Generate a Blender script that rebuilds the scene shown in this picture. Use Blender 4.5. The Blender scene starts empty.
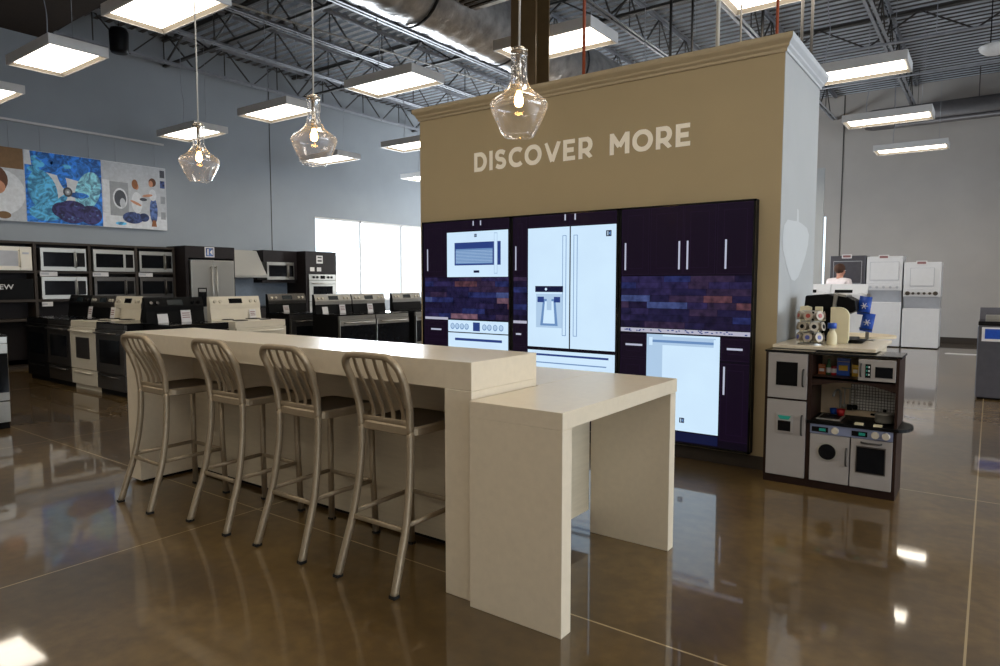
import bpy, bmesh, math, random
from mathutils import Vector, Matrix
random.seed(7)
PI = math.pi
SC = bpy.context.scene
COL = SC.collection

# ------------------------------------------------------------------ materials
def lin(c):
    c = c / 255.0
    return c / 12.92 if c <= 0.04045 else ((c + 0.055) / 1.055) ** 2.4
def L3(rgb): return (lin(rgb[0]), lin(rgb[1]), lin(rgb[2]), 1.0)
MATS = {}
def mat(name, rgb, rough=0.5, metal=0.0, var=0.06, scale=12.0, emis=0.0, spec=0.5, coat=0.0, bump=0.0, stretch=(1, 1, 1)):
    if name in MATS: return MATS[name]
    m = bpy.data.materials.new(name); m.use_nodes = True
    nt = m.node_tree; b = nt.nodes['Principled BSDF']
    c = L3(rgb)
    tc = nt.nodes.new('ShaderNodeTexCoord'); mp = nt.nodes.new('ShaderNodeMapping')
    mp.inputs['Scale'].default_value = stretch
    nz = nt.nodes.new('ShaderNodeTexNoise'); nz.inputs['Scale'].default_value = scale; nz.inputs['Detail'].default_value = 4
    nt.links.new(tc.outputs['Object'], mp.inputs['Vector']); nt.links.new(mp.outputs['Vector'], nz.inputs['Vector'])
    rp = nt.nodes.new('ShaderNodeValToRGB')
    rp.color_ramp.elements[0].position = 0.3; rp.color_ramp.elements[1].position = 0.7
    rp.color_ramp.elements[0].color = (c[0] * (1 - var), c[1] * (1 - var), c[2] * (1 - var), 1)
    rp.color_ramp.elements[1].color = (min(1, c[0] * (1 + var)), min(1, c[1] * (1 + var)), min(1, c[2] * (1 + var)), 1)
    nt.links.new(nz.outputs['Fac'], rp.inputs['Fac']); nt.links.new(rp.outputs['Color'], b.inputs['Base Color'])
    b.inputs['Roughness'].default_value = rough; b.inputs['Metallic'].default_value = metal
    b.inputs['Specular IOR Level'].default_value = spec
    b.inputs['Coat Weight'].default_value = coat; b.inputs['Coat Roughness'].default_value = 0.05
    if emis:
        nt.links.new(rp.outputs['Color'], b.inputs['Emission Color']); b.inputs['Emission Strength'].default_value = emis
    if bump:
        bp = nt.nodes.new('ShaderNodeBump'); bp.inputs['Strength'].default_value = bump; bp.inputs['Distance'].default_value = 0.02
        nt.links.new(nz.outputs['Fac'], bp.inputs['Height']); nt.links.new(bp.outputs['Normal'], b.inputs['Normal'])
    MATS[name] = m
    return m
def glassmat(name, tint=(1, 1, 1), lo=0.03, hi=0.75, rough=0.02, haze=0.0):
    m = bpy.data.materials.new(name); m.use_nodes = True; nt = m.node_tree; nt.nodes.clear()
    o = nt.nodes.new('ShaderNodeOutputMaterial'); t = nt.nodes.new('ShaderNodeBsdfTransparent'); g = nt.nodes.new('ShaderNodeBsdfGlossy')
    g.inputs['Roughness'].default_value = rough; t.inputs['Color'].default_value = (*tint, 1)
    lw = nt.nodes.new('ShaderNodeLayerWeight'); lw.inputs['Blend'].default_value = 0.35
    mr = nt.nodes.new('ShaderNodeMapRange'); mr.inputs['To Min'].default_value = lo; mr.inputs['To Max'].default_value = hi
    nt.links.new(lw.outputs['Facing'], mr.inputs['Value'])
    mx = nt.nodes.new('ShaderNodeMixShader'); nt.links.new(mr.outputs['Result'], mx.inputs['Fac'])
    df = nt.nodes.new('ShaderNodeBsdfTranslucent'); df.inputs['Color'].default_value = (.95, .97, 1, 1)
    d2 = nt.nodes.new('ShaderNodeBsdfDiffuse'); d2.inputs['Color'].default_value = (.95, .97, 1, 1)
    m0 = nt.nodes.new('ShaderNodeMixShader'); m0.inputs['Fac'].default_value = .5; nt.links.new(df.outputs[0], m0.inputs[1]); nt.links.new(d2.outputs[0], m0.inputs[2])
    m1 = nt.nodes.new('ShaderNodeMixShader'); m1.inputs['Fac'].default_value = haze; nt.links.new(g.outputs[0], m1.inputs[1]); nt.links.new(m0.outputs[0], m1.inputs[2])
    nt.links.new(t.outputs[0], mx.inputs[1]); nt.links.new(m1.outputs[0], mx.inputs[2]); nt.links.new(mx.outputs[0], o.inputs[0])
    MATS[name] = m
    return m

def floor_material():
    m = bpy.data.materials.new('polished_concrete'); m.use_nodes = True; nt = m.node_tree; b = nt.nodes['Principled BSDF']
    N = nt.nodes.new; K = nt.links.new
    tc = N('ShaderNodeTexCoord')
    n1 = N('ShaderNodeTexNoise'); n1.inputs['Scale'].default_value = 0.8; n1.inputs['Detail'].default_value = 6; n1.inputs['Distortion'].default_value = 0.6
    n2 = N('ShaderNodeTexNoise'); n2.inputs['Scale'].default_value = 14; n2.inputs['Detail'].default_value = 8
    n3 = N('ShaderNodeTexNoise'); n3.inputs['Scale'].default_value = 220; n3.inputs['Detail'].default_value = 2
    for n in (n1, n2, n3): K(tc.outputs['Object'], n.inputs['Vector'])
    a1 = N('ShaderNodeMath'); a1.operation = 'MULTIPLY_ADD'; K(n2.outputs['Fac'], a1.inputs[0]); a1.inputs[1].default_value = 0.35; K(n1.outputs['Fac'], a1.inputs[2])
    a2 = N('ShaderNodeMath'); a2.operation = 'MULTIPLY_ADD'; K(n3.outputs['Fac'], a2.inputs[0]); a2.inputs[1].default_value = 0.12; K(a1.outputs[0], a2.inputs[2])
    rp = N('ShaderNodeValToRGB'); e = rp.color_ramp.elements
    e[0].position = 0.48; e[0].color = L3((52, 38, 16)); e[1].position = 0.98; e[1].color = L3((116, 92, 50))
    x = rp.color_ramp.elements.new(0.72); x.color = L3((82, 62, 30))
    K(a2.outputs[0], rp.inputs['Fac'])
    # joints
    sx = N('ShaderNodeSeparateXYZ'); K(tc.outputs['Object'], sx.inputs[0])
    wob = N('ShaderNodeTexNoise'); wob.inputs['Scale'].default_value = 9; K(tc.outputs['Object'], wob.inputs['Vector'])
    prev = None
    def near(sock, v, w):
        s = N('ShaderNodeMath'); s.operation = 'SUBTRACT'; K(sock, s.inputs[0]); s.inputs[1].default_value = v
        ab = N('ShaderNodeMath'); ab.operation = 'ABSOLUTE'; K(s.outputs[0], ab.inputs[0])
        lt = N('ShaderNodeMath'); lt.operation = 'LESS_THAN'; K(ab.outputs[0], lt.inputs[0]); lt.inputs[1].default_value = w
        return lt.outputs[0]
    def mx(a, bb):
        q = N('ShaderNodeMath'); q.operation = 'MAXIMUM'; K(a, q.inputs[0]); K(bb, q.inputs[1]); return q.outputs[0]
    for v in (-0.02, -3.65, -6.77, -10.4, 3.7):
        s = near(sx.outputs['X'], v, 0.0045); prev = s if prev is None else mx(prev, s)
    for v in (2.415, 5.28, 8.9, 12.5, 16.0, -1.2):
        prev = mx(prev, near(sx.outputs['Y'], v, 0.0045))
    mix = N('ShaderNodeMix'); mix.data_type = 'RGBA'
    f = N('ShaderNodeMath'); f.operation = 'MULTIPLY'; K(prev, f.inputs[0]); f.inputs[1].default_value = 0.75
    K(f.outputs[0], mix.inputs['Factor']); K(rp.outputs['Color'], mix.inputs['A']); mix.inputs['B'].default_value = L3((176, 156, 118))
    K(mix.outputs['Result'], b.inputs['Base Color'])
    b.inputs['Roughness'].default_value = 0.42; b.inputs['Specular IOR Level'].default_value = 0.4
    b.inputs['Coat Weight'].default_value = 1.0; b.inputs['Coat IOR'].default_value = 1.5
    mr = N('ShaderNodeMapRange'); K(n2.outputs['Fac'], mr.inputs['Value']); mr.inputs['To Min'].default_value = 0.015; mr.inputs['To Max'].default_value = 0.075
    K(mr.outputs['Result'], b.inputs['Coat Roughness'])
    bp = N('ShaderNodeBump'); bp.inputs['Strength'].default_value = 0.02; bp.inputs['Distance'].default_value = 0.01
    K(n1.outputs['Fac'], bp.inputs['Height']); K(bp.outputs['Normal'], b.inputs['Coat Normal'])
    MATS['floor'] = m; return m

M = MATS
floor_material()
mat('wall_blue', (150, 157, 164), 0.85, var=0.03, scale=2)
mat('wall_grey', (172, 166, 160), 0.85, var=0.03, scale=2)
mat('wall_tan', (170, 152, 118), 0.8, var=0.02, scale=3)
mat('wall_pale', (170, 172, 172), 0.7, var=0.02, scale=3)  # display wall end, daylight put into the colour; the partition shares it
mat('trim_tan', (176, 159, 128), 0.6, var=0.03)
mat('trim_daylit', (190, 193, 196), 0.55, var=0.03)  # crown over the wall end, lightened in colour as if daylit
mat('dark_brown', (46, 36, 26), 0.6, var=0.1)
mat('soffit_brown', (52, 40, 30), 0.85, var=0.1)
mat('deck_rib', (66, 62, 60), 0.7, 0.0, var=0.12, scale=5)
mat('deck', (176, 182, 190), 0.5, 0.1, var=0.12, scale=5)
mat('steel', (150, 153, 160), 0.45, 0.2, var=0.15, scale=8)
mat('steel_dark', (62, 60, 58), 0.55, 0.3, var=0.15)
mat('column_paint', (112, 92, 62), 0.5, var=0.08)
mat('foil', (176, 174, 172), 0.3, 0.65, var=0.3, scale=6, bump=0.9)
mat('duct_grey', (88, 84, 84), 0.45, 0.3, var=0.08)
mat('counter', (214, 201, 178), 0.32, var=0.03, scale=30, coat=0.15)
mat('counter_panel', (196, 184, 160), 0.5, var=0.05, scale=6, stretch=(1, 1, 8))
mat('aluminium', (166, 150, 126), 0.48, 0.6, var=0.06, scale=40)
mat('seat_dark_reflection', (96, 84, 70), 0.4, 0.8, var=0.1, scale=30)  # seat top, reflection of the dark ceiling put into the metal colour
mat('rubber', (18, 17, 17), 0.8)
mat('black', (9, 9, 10), 0.5, var=0.1, spec=0.12)
mat('black_gloss', (9, 9, 11), 0.12, var=0.1, spec=0.4)
mat('oven_glass', (14, 16, 20), 0.12, var=0.2, spec=0.15)
mat('stainless', (168, 166, 160), 0.32, 0.92, var=0.08, scale=30, stretch=(1, 1, 20))
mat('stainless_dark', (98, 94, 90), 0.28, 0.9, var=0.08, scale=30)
mat('enamel_white', (216, 208, 190), 0.3, var=0.02, coat=0.3)
mat('enamel_cool', (212, 212, 214), 0.35, var=0.02)
mat('panel_grey', (176, 178, 184), 0.4, var=0.04)
mat('cab_dark', (32, 26, 27), 0.55, var=0.1, spec=0.25)
mat('backsplash', (120, 132, 146), 0.4, var=0.08, scale=20)
mat('cord', (190, 186, 178), 0.5)
mat('fixture', (214, 213, 212), 0.5, var=0.03)
mat('fixture_tan', (150, 142, 130), 0.5, var=0.03)
mat('diffuser', (255, 244, 226), 0.6, var=0.01, emis=9.5)
mat('bulb', (255, 196, 110), 0.4, var=0.01, emis=45)
mat('brass', (206, 196, 180), 0.25, 0.9)
mat('card', (214, 212, 212), 0.6, var=0.04)
mat('card_ink', (140, 96, 96), 0.6)
mat('knob', (200, 192, 176), 0.35, 0.2)
mat('lcd', (14, 26, 30), 0.25, emis=0.15)
mat('lcd_green', (20, 110, 96), 0.3, emis=0.4)
mat('white_plastic', (228, 228, 228), 0.4)
mat('toy_frame', (40, 24, 18), 0.45, var=0.15, scale=20, spec=0.25)
mat('toy_door', (154, 149, 146), 0.45, var=0.02)
mat('toy_panel', (120, 128, 156), 0.4, var=0.03)
mat('toy_back', (222, 200, 168), 0.6)
mat('toy_grey', (160, 158, 150), 0.35, 0.4)
mat('tile_pale', (226, 224, 220), 0.5)
mat('cream', (214, 204, 170), 0.6, var=0.03)
mat('blue_pack', (22, 72, 168), 0.3, var=0.15, scale=40)
mat('blue_deep', (16, 44, 96), 0.35, var=0.2, scale=40)
mat('red', (176, 30, 34), 0.4); mat('green', (60, 110, 60), 0.5); mat('yellow', (206, 164, 40), 0.5)
mat('orange', (180, 92, 40), 0.5); mat('beige', (196, 180, 150), 0.6)
mat('foil_lid', (168, 158, 142), 0.5, 0.2); mat('pod_grey', (150, 140, 126), 0.4)
mat('pod_blue', (60, 70, 140), 0.4); mat('pod_red', (160, 60, 50), 0.4)
mat('skin', (196, 140, 116), 0.6, var=0.03); mat('hair', (70, 44, 30), 0.8); mat('shirt', (232, 220, 220), 0.8); mat('trousers', (46, 50, 62), 0.8)
mat('rod_rust', (160, 74, 40), 0.6); mat('rod_white', (206, 202, 190), 0.5)
mat('decal', (192, 195, 196), 0.5, var=0.01)
mat('letter', (255, 246, 230), 0.6, var=0.02)
mat('washer_dark', (88, 88, 96), 0.35, 0.5, var=0.08)
mat('washer_side', (104, 114, 136), 0.4, 0.3)
glassmat('pendant_glass', (0.98, 0.985, 1.0), 0.02, 0.55, haze=0.22)
glassmat('window_glass', (0.95, 0.98, 1.0), 0.03, 0.4)
def E_(n, rgb, s):
    m = mat(n, rgb, 0.25, var=0.03, emis=s, scale=3); b = m.node_tree.nodes['Principled BSDF']
    for l in list(b.inputs['Base Color'].links): m.node_tree.links.remove(l)
    b.inputs['Base Color'].default_value = (.004, .004, .006, 1); b.inputs['Specular IOR Level'].default_value = .15
    if 'brick' in n:
        for q in m.node_tree.nodes:
            if q.type == 'VALTORGB':
                c = L3(rgb); q.color_ramp.elements[0].color = (c[0] * .45, c[1] * .45, c[2] * .5, 1); q.color_ramp.elements[1].color = (c[0] * 1.9, c[1] * 1.7, c[2] * 1.6, 1)
            if q.type == 'TEX_NOISE': q.inputs['Scale'].default_value = 16
    return m
E_('scr_white', (206, 232, 255), 1.0)
E_('scr_white2', (186, 216, 246), 0.85)
E_('scr_mid', (120, 160, 214), 0.75)
E_('scr_blue', (50, 76, 150), 0.7)
E_('scr_navy', (22, 28, 66), 0.7)
E_('scr_dark', (22, 10, 30), 0.7)
E_('scr_dark2', (14, 7, 22), 0.7)
E_('scr_line', (32, 18, 42), 0.8)
E_('scr_bar', (190, 194, 216), 0.9)
E_('scr_granite', (196, 196, 216), 0.8)
BR = [E_('scr_brick%d' % i, c, 0.85) for i, c in enumerate([(26, 24, 58), (36, 32, 70), (44, 34, 60), (84, 56, 66), (58, 72, 120), (32, 40, 88), (104, 80, 96), (22, 18, 46)])]
def P_(n, rgb):
    m = mat('print_' + n, rgb, 0.6, var=0.10, scale=18)
    if n in ('blue', 'azure', 'sky', 'navy', 'jeans', 'denim'):
        for q in m.node_tree.nodes:
            c = L3(rgb)
            if q.type == 'VALTORGB': q.color_ramp.elements[0].position = .38; q.color_ramp.elements[1].position = .62; q.color_ramp.elements[0].color = tuple(v * .5 for v in c[:3]) + (1,); q.color_ramp.elements[1].color = tuple(min(1, v * 1.7 + .02) for v in c[:3]) + (1,)
            if q.type == 'TEX_NOISE': q.inputs['Scale'].default_value = 6; q.inputs['Distortion'].default_value = 2.2
    return m
for n, c in dict(blue=(24, 112, 206), azure=(72, 160, 220), sky=(120, 186, 226), navy=(34, 32, 92), white=(214, 218, 224), grey=(150, 154, 160), dgrey=(70, 74, 84), skin=(196, 140, 110), hair=(92, 56, 34), jeans=(40, 60, 110), wood=(120, 90, 56), pale=(186, 191, 198), denim=(70, 96, 150), ginger=(150, 96, 60)).items(): P_(n, c)

# ------------------------------------------------------------------ mesh builder
class MB:
    def __init__(s): s.v = []; s.f = []; s.m = []; s.sm = []; s.mats = []
    def mi(s, m):
        m = MATS[m] if isinstance(m, str) else m
        if m not in s.mats: s.mats.append(m)
        return s.mats.index(m)
    def add(s, vs, fs, m, smooth=False):
        o = len(s.v); k = s.mi(m); s.v += [tuple(p) for p in vs]
        for f in fs: s.f.append([i + o for i in f]); s.m.append(k); s.sm.append(smooth)
        return s
    def box(s, x0, x1, y0, y1, z0, z1, m):
        vs = [(x, y, z) for x in (x0, x1) for y in (y0, y1) for z in (z0, z1)]
        return s.add(vs, [(0, 1, 3, 2), (4, 6, 7, 5), (0, 4, 5, 1), (2, 3, 7, 6), (0, 2, 6, 4), (1, 5, 7, 3)], m)
    def prism(s, pts, axis, a, b, m):
        """pts 2D polygon extruded along axis from a to b"""
        def P(u, v, w): return {0: (w, u, v), 1: (u, w, v), 2: (u, v, w)}[axis]
        n = len(pts); vs = [P(u, v, a) for u, v in pts] + [P(u, v, b) for u, v in pts]
        fs = [tuple(range(n)), tuple(range(2 * n - 1, n - 1, -1))] + [(i, i + n, (i + 1) % n + n, (i + 1) % n) for i in range(n)]
        return s.add(vs, fs, m)
    def sweep(s, path, prof, m, ref=(1, 0, 0), smooth=True, scales=None):
        ref = Vector(ref); P = [Vector(p) for p in path]; n = len(prof); vs = []; fs = []
        for i, p in enumerate(P):
            t = (P[min(i + 1, len(P) - 1)] - P[max(i - 1, 0)]).normalized()
            u = ref - t * ref.dot(t)
            if u.length < 1e-3: u = t.orthogonal()
            u.normalize(); w = t.cross(u); k = scales[i] if scales else 1
            vs += [p + u * a * k + w * b * k for a, b in prof]
        for i in range(len(P) - 1):
            for j in range(n): fs.append((i * n + j, i * n + (j + 1) % n, (i + 1) * n + (j + 1) % n, (i + 1) * n + j))
        fs += [tuple(range(n - 1, -1, -1)), tuple((len(P) - 1) * n + j for j in range(n))]
        return s.add(vs, fs, m, smooth)
    def tube(s, path, r, m, n=10, ref=(0.3, 0.2, 1)):
        return s.sweep(path, [(r * math.cos(2 * PI * i / n), r * math.sin(2 * PI * i / n)) for i in range(n)], m, ref)
    def bar(s, a, b, w, d, m, ref=(1, 0, 0)):
        return s.sweep([a, b], [(-w / 2, -d / 2), (w / 2, -d / 2), (w / 2, d / 2), (-w / 2, d / 2)], m, ref, False)
    def cyl(s, c, axis, r, h, m, n=20, r2=None):
        """cylinder from c along axis vector of length h"""
        a = Vector(axis).normalized(); c = Vector(c); u = a.orthogonal().normalized(); w = a.cross(u); r2 = r if r2 is None else r2
        vs = [c + (u * math.cos(t) + w * math.sin(t)) * r for t in [2 * PI * i / n for i in range(n)]]
        vs += [c + a * h + (u * math.cos(t) + w * math.sin(t)) * r2 for t in [2 * PI * i / n for i in range(n)]]
        s.add(vs, [(i, (i + 1) % n, (i + 1) % n + n, i + n) for i in range(n)], m, True)
        return s.add(vs, [tuple(range(n - 1, -1, -1)), tuple(range(n, 2 * n))], m)
    def lathe(s, prof, c, m, n=32, closed=False):
        vs = []; fs = []; k = len(prof)
        for i in range(n):
            t = 2 * PI * i / n
            vs += [(c[0] + r * math.cos(t), c[1] + r * math.sin(t), c[2] + z) for r, z in prof]
        for i in range(n):
            j = (i + 1) % n
            for q in range(k if closed else k - 1): fs.append((i * k + q, j * k + q, j * k + (q + 1) % k, i * k + (q + 1) % k))
        return s.add(vs, fs, m, True)
    def poly(s, pts, m): return s.add(pts, [tuple(range(len(pts)))], m)
    def ico(s, c, r, m, sc=(1, 1, 1)):
        bm = bmesh.new(); bmesh.ops.create_icosphere(bm, subdivisions=2, radius=1)
        vs = [(c[0] + v.co.x * r * sc[0], c[1] + v.co.y * r * sc[1], c[2] + v.co.z * r * sc[2]) for v in bm.verts]
        fs = [tuple(v.index for v in f.verts) for f in bm.faces]; bm.free()
        return s.add(vs, fs, m, True)
    def build(s, name, parent=None, bev=0, seg=2, loc=None):
        me = bpy.data.meshes.new(name); me.from_pydata(s.v, [], s.f)
        for m in s.mats: me.materials.append(m)
        me.polygons.foreach_set('material_index', s.m); me.polygons.foreach_set('use_smooth', s.sm); me.update()
        bm = bmesh.new(); bm.from_mesh(me); bmesh.ops.recalc_face_normals(bm, faces=bm.faces); bm.to_mesh(me); bm.free()
        o = bpy.data.objects.new(name, me); COL.objects.link(o)
        if loc: o.location = loc
        if parent: o.parent = parent
        if bev:
            b = o.modifiers.new('b', 'BEVEL'); b.width = bev; b.segments = seg; b.limit_method = 'ANGLE'; b.angle_limit = math.radians(40)
        return o

def thing(name, label, cat, loc=(0, 0, 0), rz=0, group=None):
    o = bpy.data.objects.new(name, None); COL.objects.link(o); o.location = loc; o.rotation_euler = (0, 0, rz); o.empty_display_size = 0.1
    return tag(o, label, cat, group)
def tag(o, label, cat, group=None):
    o['label'] = label; o['category'] = cat
    if group: o['group'] = group
    return o
def struct(o): o['kind'] = 'structure'; return o
def dup(root, loc, rz=None, label=None):
    kids = {}
    for q in bpy.data.objects: kids.setdefault(q.parent, []).append(q)
    def cp(o, par):
        c = o.copy(); COL.objects.link(c)
        if par: c.parent = par
        for k in kids.get(o, []): cp(k, c)
        return c
    r = cp(root, None); r.location = loc
    if rz is not None: r.rotation_euler = (0, 0, rz)
    if label: r['label'] = label
    return r
def catmull(pts, k=5):
    P = [Vector(p) for p in pts]; out = []
    for i in range(len(P) - 1):
        a, b, c, d = P[max(i - 1, 0)], P[i], P[i + 1], P[min(i + 2, len(P) - 1)]
        for j in range(k):
            t = j / k
            out.append(0.5 * ((2 * b) + (c - a) * t + (2 * a - 5 * b + 4 * c - d) * t * t + (3 * b - a - 3 * c + d) * t ** 3))
    out.append(P[-1]); return out

# ------------------------------------------------------------------ setting
XL, YB, XR, YF = -13.2, 19.1, 9.0, -5.0
ZC = 6.2
struct(MB().box(XL - .2, XR + .2, YF - .2, YB + .2, -0.1, 0, 'floor').build('floor'))
w = MB()
wy0, wy1, wz0, wz1 = 10.5, 16.5, 0.95, 3.02
w.box(XL - .2, XL, YF, wy0, 0, ZC + .3, 'wall_blue').box(XL - .2, XL, wy1, YB, 0, ZC + .3, 'wall_blue')
w.box(XL - .2, XL, wy0, wy1, 0, wz0, 'wall_blue').box(XL - .2, XL, wy0, wy1, wz1, ZC + .3, 'wall_blue')
struct(w.build('wall_left'))
w = MB(); bx0, bx1, bz0, bz1 = -3.61, -3.53, .9, 3.15
w.box(XL, bx0, YB, YB + .2, 0, ZC + .3, 'wall_grey').box(bx1, XR, YB, YB + .2, 0, ZC + .3, 'wall_grey')
w.box(bx0, bx1, YB, YB + .2, 0, bz0, 'wall_grey').box(bx0, bx1, YB, YB + .2, bz1, ZC + .3, 'wall_grey')
struct(w.build('wall_back'))
w = MB()
w.box(XR, XR + .2, YF, YB, 0, .6, 'wall_grey').box(XR, XR + .2, YF, YB, 4.2, ZC + .3, 'wall_grey')
w.box(XR, XR + .2, 12, YB, .6, 4.2, 'wall_grey')
for y in (YF, 0, 6): w.box(XR, XR + .2, y, y + .5, .6, 4.2, 'wall_grey')
struct(w.build('wall_right'))
struct(MB().box(XL, XR, YF - .2, YF, 0, ZC + .3, 'wall_grey').build('wall_front'))
# windows
def window(n, x0, x1, y0, y1, z0, z1, bars):
    f = MB(); d = .05
    if abs(x1 - x0) < .3 and y1 - y0 > .5:
        for (a, b, c, e) in ((y0, y1, z0, z0 + d), (y0, y1, z1 - d, z1), (y0, y0 + d, z0, z1), (y1 - d, y1, z0, z1)): f.box(x0, x1, a, b, c, e, 'fixture')
        for k in range(1, bars): yy = y0 + (y1 - y0) * k / bars; f.box(x0, x1, yy - .02, yy + .02, z0, z1, 'fixture')
    else:
        for (a, b, c, e) in ((x0, x1, z0, z0 + .02), (x0, x1, z1 - .02, z1)): f.box(a, b, y0, y1, c, e, 'fixture')
        f.box(x0, x0 + .008, y0, y1, z0, z1, 'fixture').box(x1 - .008, x1, y0, y1, z0, z1, 'fixture')
    r = struct(f.build('window_%d' % n))
    g = MB()
    if abs(x1 - x0) < .3 and y1 - y0 > .5: g.box((x0 + x1) / 2 - .004, (x0 + x1) / 2 + .004, y0 + d, y1 - d, z0 + d, z1 - d, 'window_glass')
    else: g.box(x0 + .008, x1 - .008, (y0 + y1) / 2 - .004, (y0 + y1) / 2 + .004, z0 + .02, z1 - .02, 'window_glass')
    g.build('pane', r)
window(1, XL - .12, XL - .06, wy0, wy1, wz0, wz1, 4)
window(2, bx0, bx1, YB + .06, YB + .12, bz0, bz1, 1)
for i, (a, b) in enumerate(((YF + .5, 0), (.5, 6), (6.5, 12))): window(3 + i, XR + .06, XR + .12, a, b, .6, 4.2, 3)
struct(MB().box(XL, XL + .02, YF, YB, 0, .12, 'dark_brown').build('baseboard_left'))
struct(MB().box(XL, XR, YB - .02, YB, 0, .13, 'dark_brown').build('baseboard_back'))
# ceiling: corrugated deck running along X
c = MB(); pitch = .2; y = 4.8; pts = []
while y < YB: pts += [(y, ZC), (y + .05, ZC), (y + .075, ZC - .06), (y + .165, ZC - .06), (y + .19, ZC)]; y += pitch
vs = [(XL, p[0], p[1]) for p in pts] + [(XR, p[0], p[1]) for p in pts]; n = len(pts)
c.add(vs, [(i, i + 1, i + 1 + n, i + n) for i in range(n - 1) if i % 5 != 2], 'deck')
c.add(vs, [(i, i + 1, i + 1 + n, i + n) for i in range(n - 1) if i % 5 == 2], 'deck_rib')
c.box(XL, XR, YF, YB, ZC + .05, ZC + .15, 'deck'); struct(c.build('ceiling'))
struct(MB().box(XL, XR, YF, 4.86, 5.56, 5.66, 'soffit_brown').box(XL, XR, 4.80, 4.86, 5.66, ZC, 'soffit_brown').build('ceiling_soffit'))

# free-standing display wall
W0, W1, WF, WBk, WT = -4.83, -1.265, 5.2, 6.38, 3.09
w = MB(); w.box(W0, W1 - .1, WF, WF + .1, 0, WT, 'wall_tan').box(W0, W0 + .1, WF + .1, WBk, 0, WT, 'wall_tan').box(W0 + .1, W1 - .1, WBk - .1, WBk, 0, WT, 'wall_tan')
struct(w.build('wall_display_front'))
# narrow end of the wall: front edge keeps the tan, the pale end face has daylight put into its colour
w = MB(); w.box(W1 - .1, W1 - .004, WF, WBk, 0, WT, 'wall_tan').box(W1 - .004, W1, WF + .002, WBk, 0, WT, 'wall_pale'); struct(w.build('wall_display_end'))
prof = [(0, 0), (.012, .0), (.014, .02), (.03, .035), (.032, .05), (.055, .075), (.06, .09), (.06, .115), (0, .115)]
def crown(name, a, b, m, axis):
    """strip of moulding; prof (out, up) mitred at ends"""
    q = MB(); vs = []
    for (o, u) in prof:
        if axis == 'x': vs.append((a - 0, WF - o, WT - .02 + u))
    if axis == 'x':
        vs = [(a - o, WF - o, WT - .02 + u) for o, u in prof] + [(b + o, WF - o, WT - .02 + u) for o, u in prof]
    elif axis == 'y': vs = [(W1 + o, a - o, WT - .02 + u) for o, u in prof] + [(W1 + o, b + o, WT - .02 + u) for o, u in prof]
    else: vs = [(W0 - o, a - o, WT - .02 + u) for o, u in prof] + [(W0 - o, b + o, WT - .02 + u) for o, u in prof]
    n = len(prof); fs = [(i, (i + 1) % n, (i + 1) % n + n, i + n) for i in range(n)] + [tuple(range(n)), tuple(range(n, 2 * n))]
    q.add(vs, fs, m); return struct(q.build(name))
crown('trim_1', W0, W1, 'trim_tan', 'x'); crown('trim_2', WF, WBk, 'trim_daylit', 'y'); crown('trim_3', WF, WBk, 'trim_tan', 'l')
struct(MB().box(W0, W1, WF - .012, WF, 0, .1, 'dark_brown').build('baseboard_display'))

# lettering on the wall
def text_mesh(name, s, x, y, z, h, width, m, normal='-y', off=0.0, ext=0.004):
    cu = bpy.data.curves.new(name, 'FONT'); cu.body = s; cu.size = 1; cu.offset = off; cu.extrude = 0.0
    t = bpy.data.objects.new(name + '_t', cu); COL.objects.link(t); bpy.context.view_layer.update()
    me = bpy.data.meshes.new_from_object(t.evaluated_get(bpy.context.evaluated_depsgraph_get())); bpy.data.objects.remove(t)
    xs = [v.co.x for v in me.vertices]; ys = [v.co.y for v in me.vertices]
    sx = width / (max(xs) - min(xs)); sy = h / (max(ys) - min(ys)); mx, my = min(xs), min(ys)
    for v in me.vertices:
        u = (v.co.x - mx) * sx; q = (v.co.y - my) * sy
        v.co = (x + u, y, z + q) if normal == '-y' else (y, x + u, z + q)
    me.materials.clear(); me.materials.append(MATS[m])
    return me
def text_obj(name, parts, m, off, **k):
    bm = bmesh.new()
    for (s, x, y, z, h, wd) in parts:
        me = text_mesh('tmp', s, x, y, z, h, wd, m, off=off, **k); bm.from_mesh(me)
    me = bpy.data.meshes.new(name); bm.to_mesh(me); bm.free(); me.materials.append(MATS[m])
    o = bpy.data.objects.new(name, me); COL.objects.link(o); return o
sg = thing('wall_lettering', 'pale DISCOVER MORE lettering on the tan wall above the screens', 'lettering', (-3.03, WF - .003, 2.49))
def arc2(cx, cz, rx, rz, a0, a1, n=14): return [(cx + rx * math.cos(math.radians(a0 + (a1 - a0) * i / n)), cz + rz * math.sin(math.radians(a0 + (a1 - a0) * i / n))) for i in range(n + 1)]
S_ = .23   # stroke thickness relative to height 1; centre lines
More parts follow.
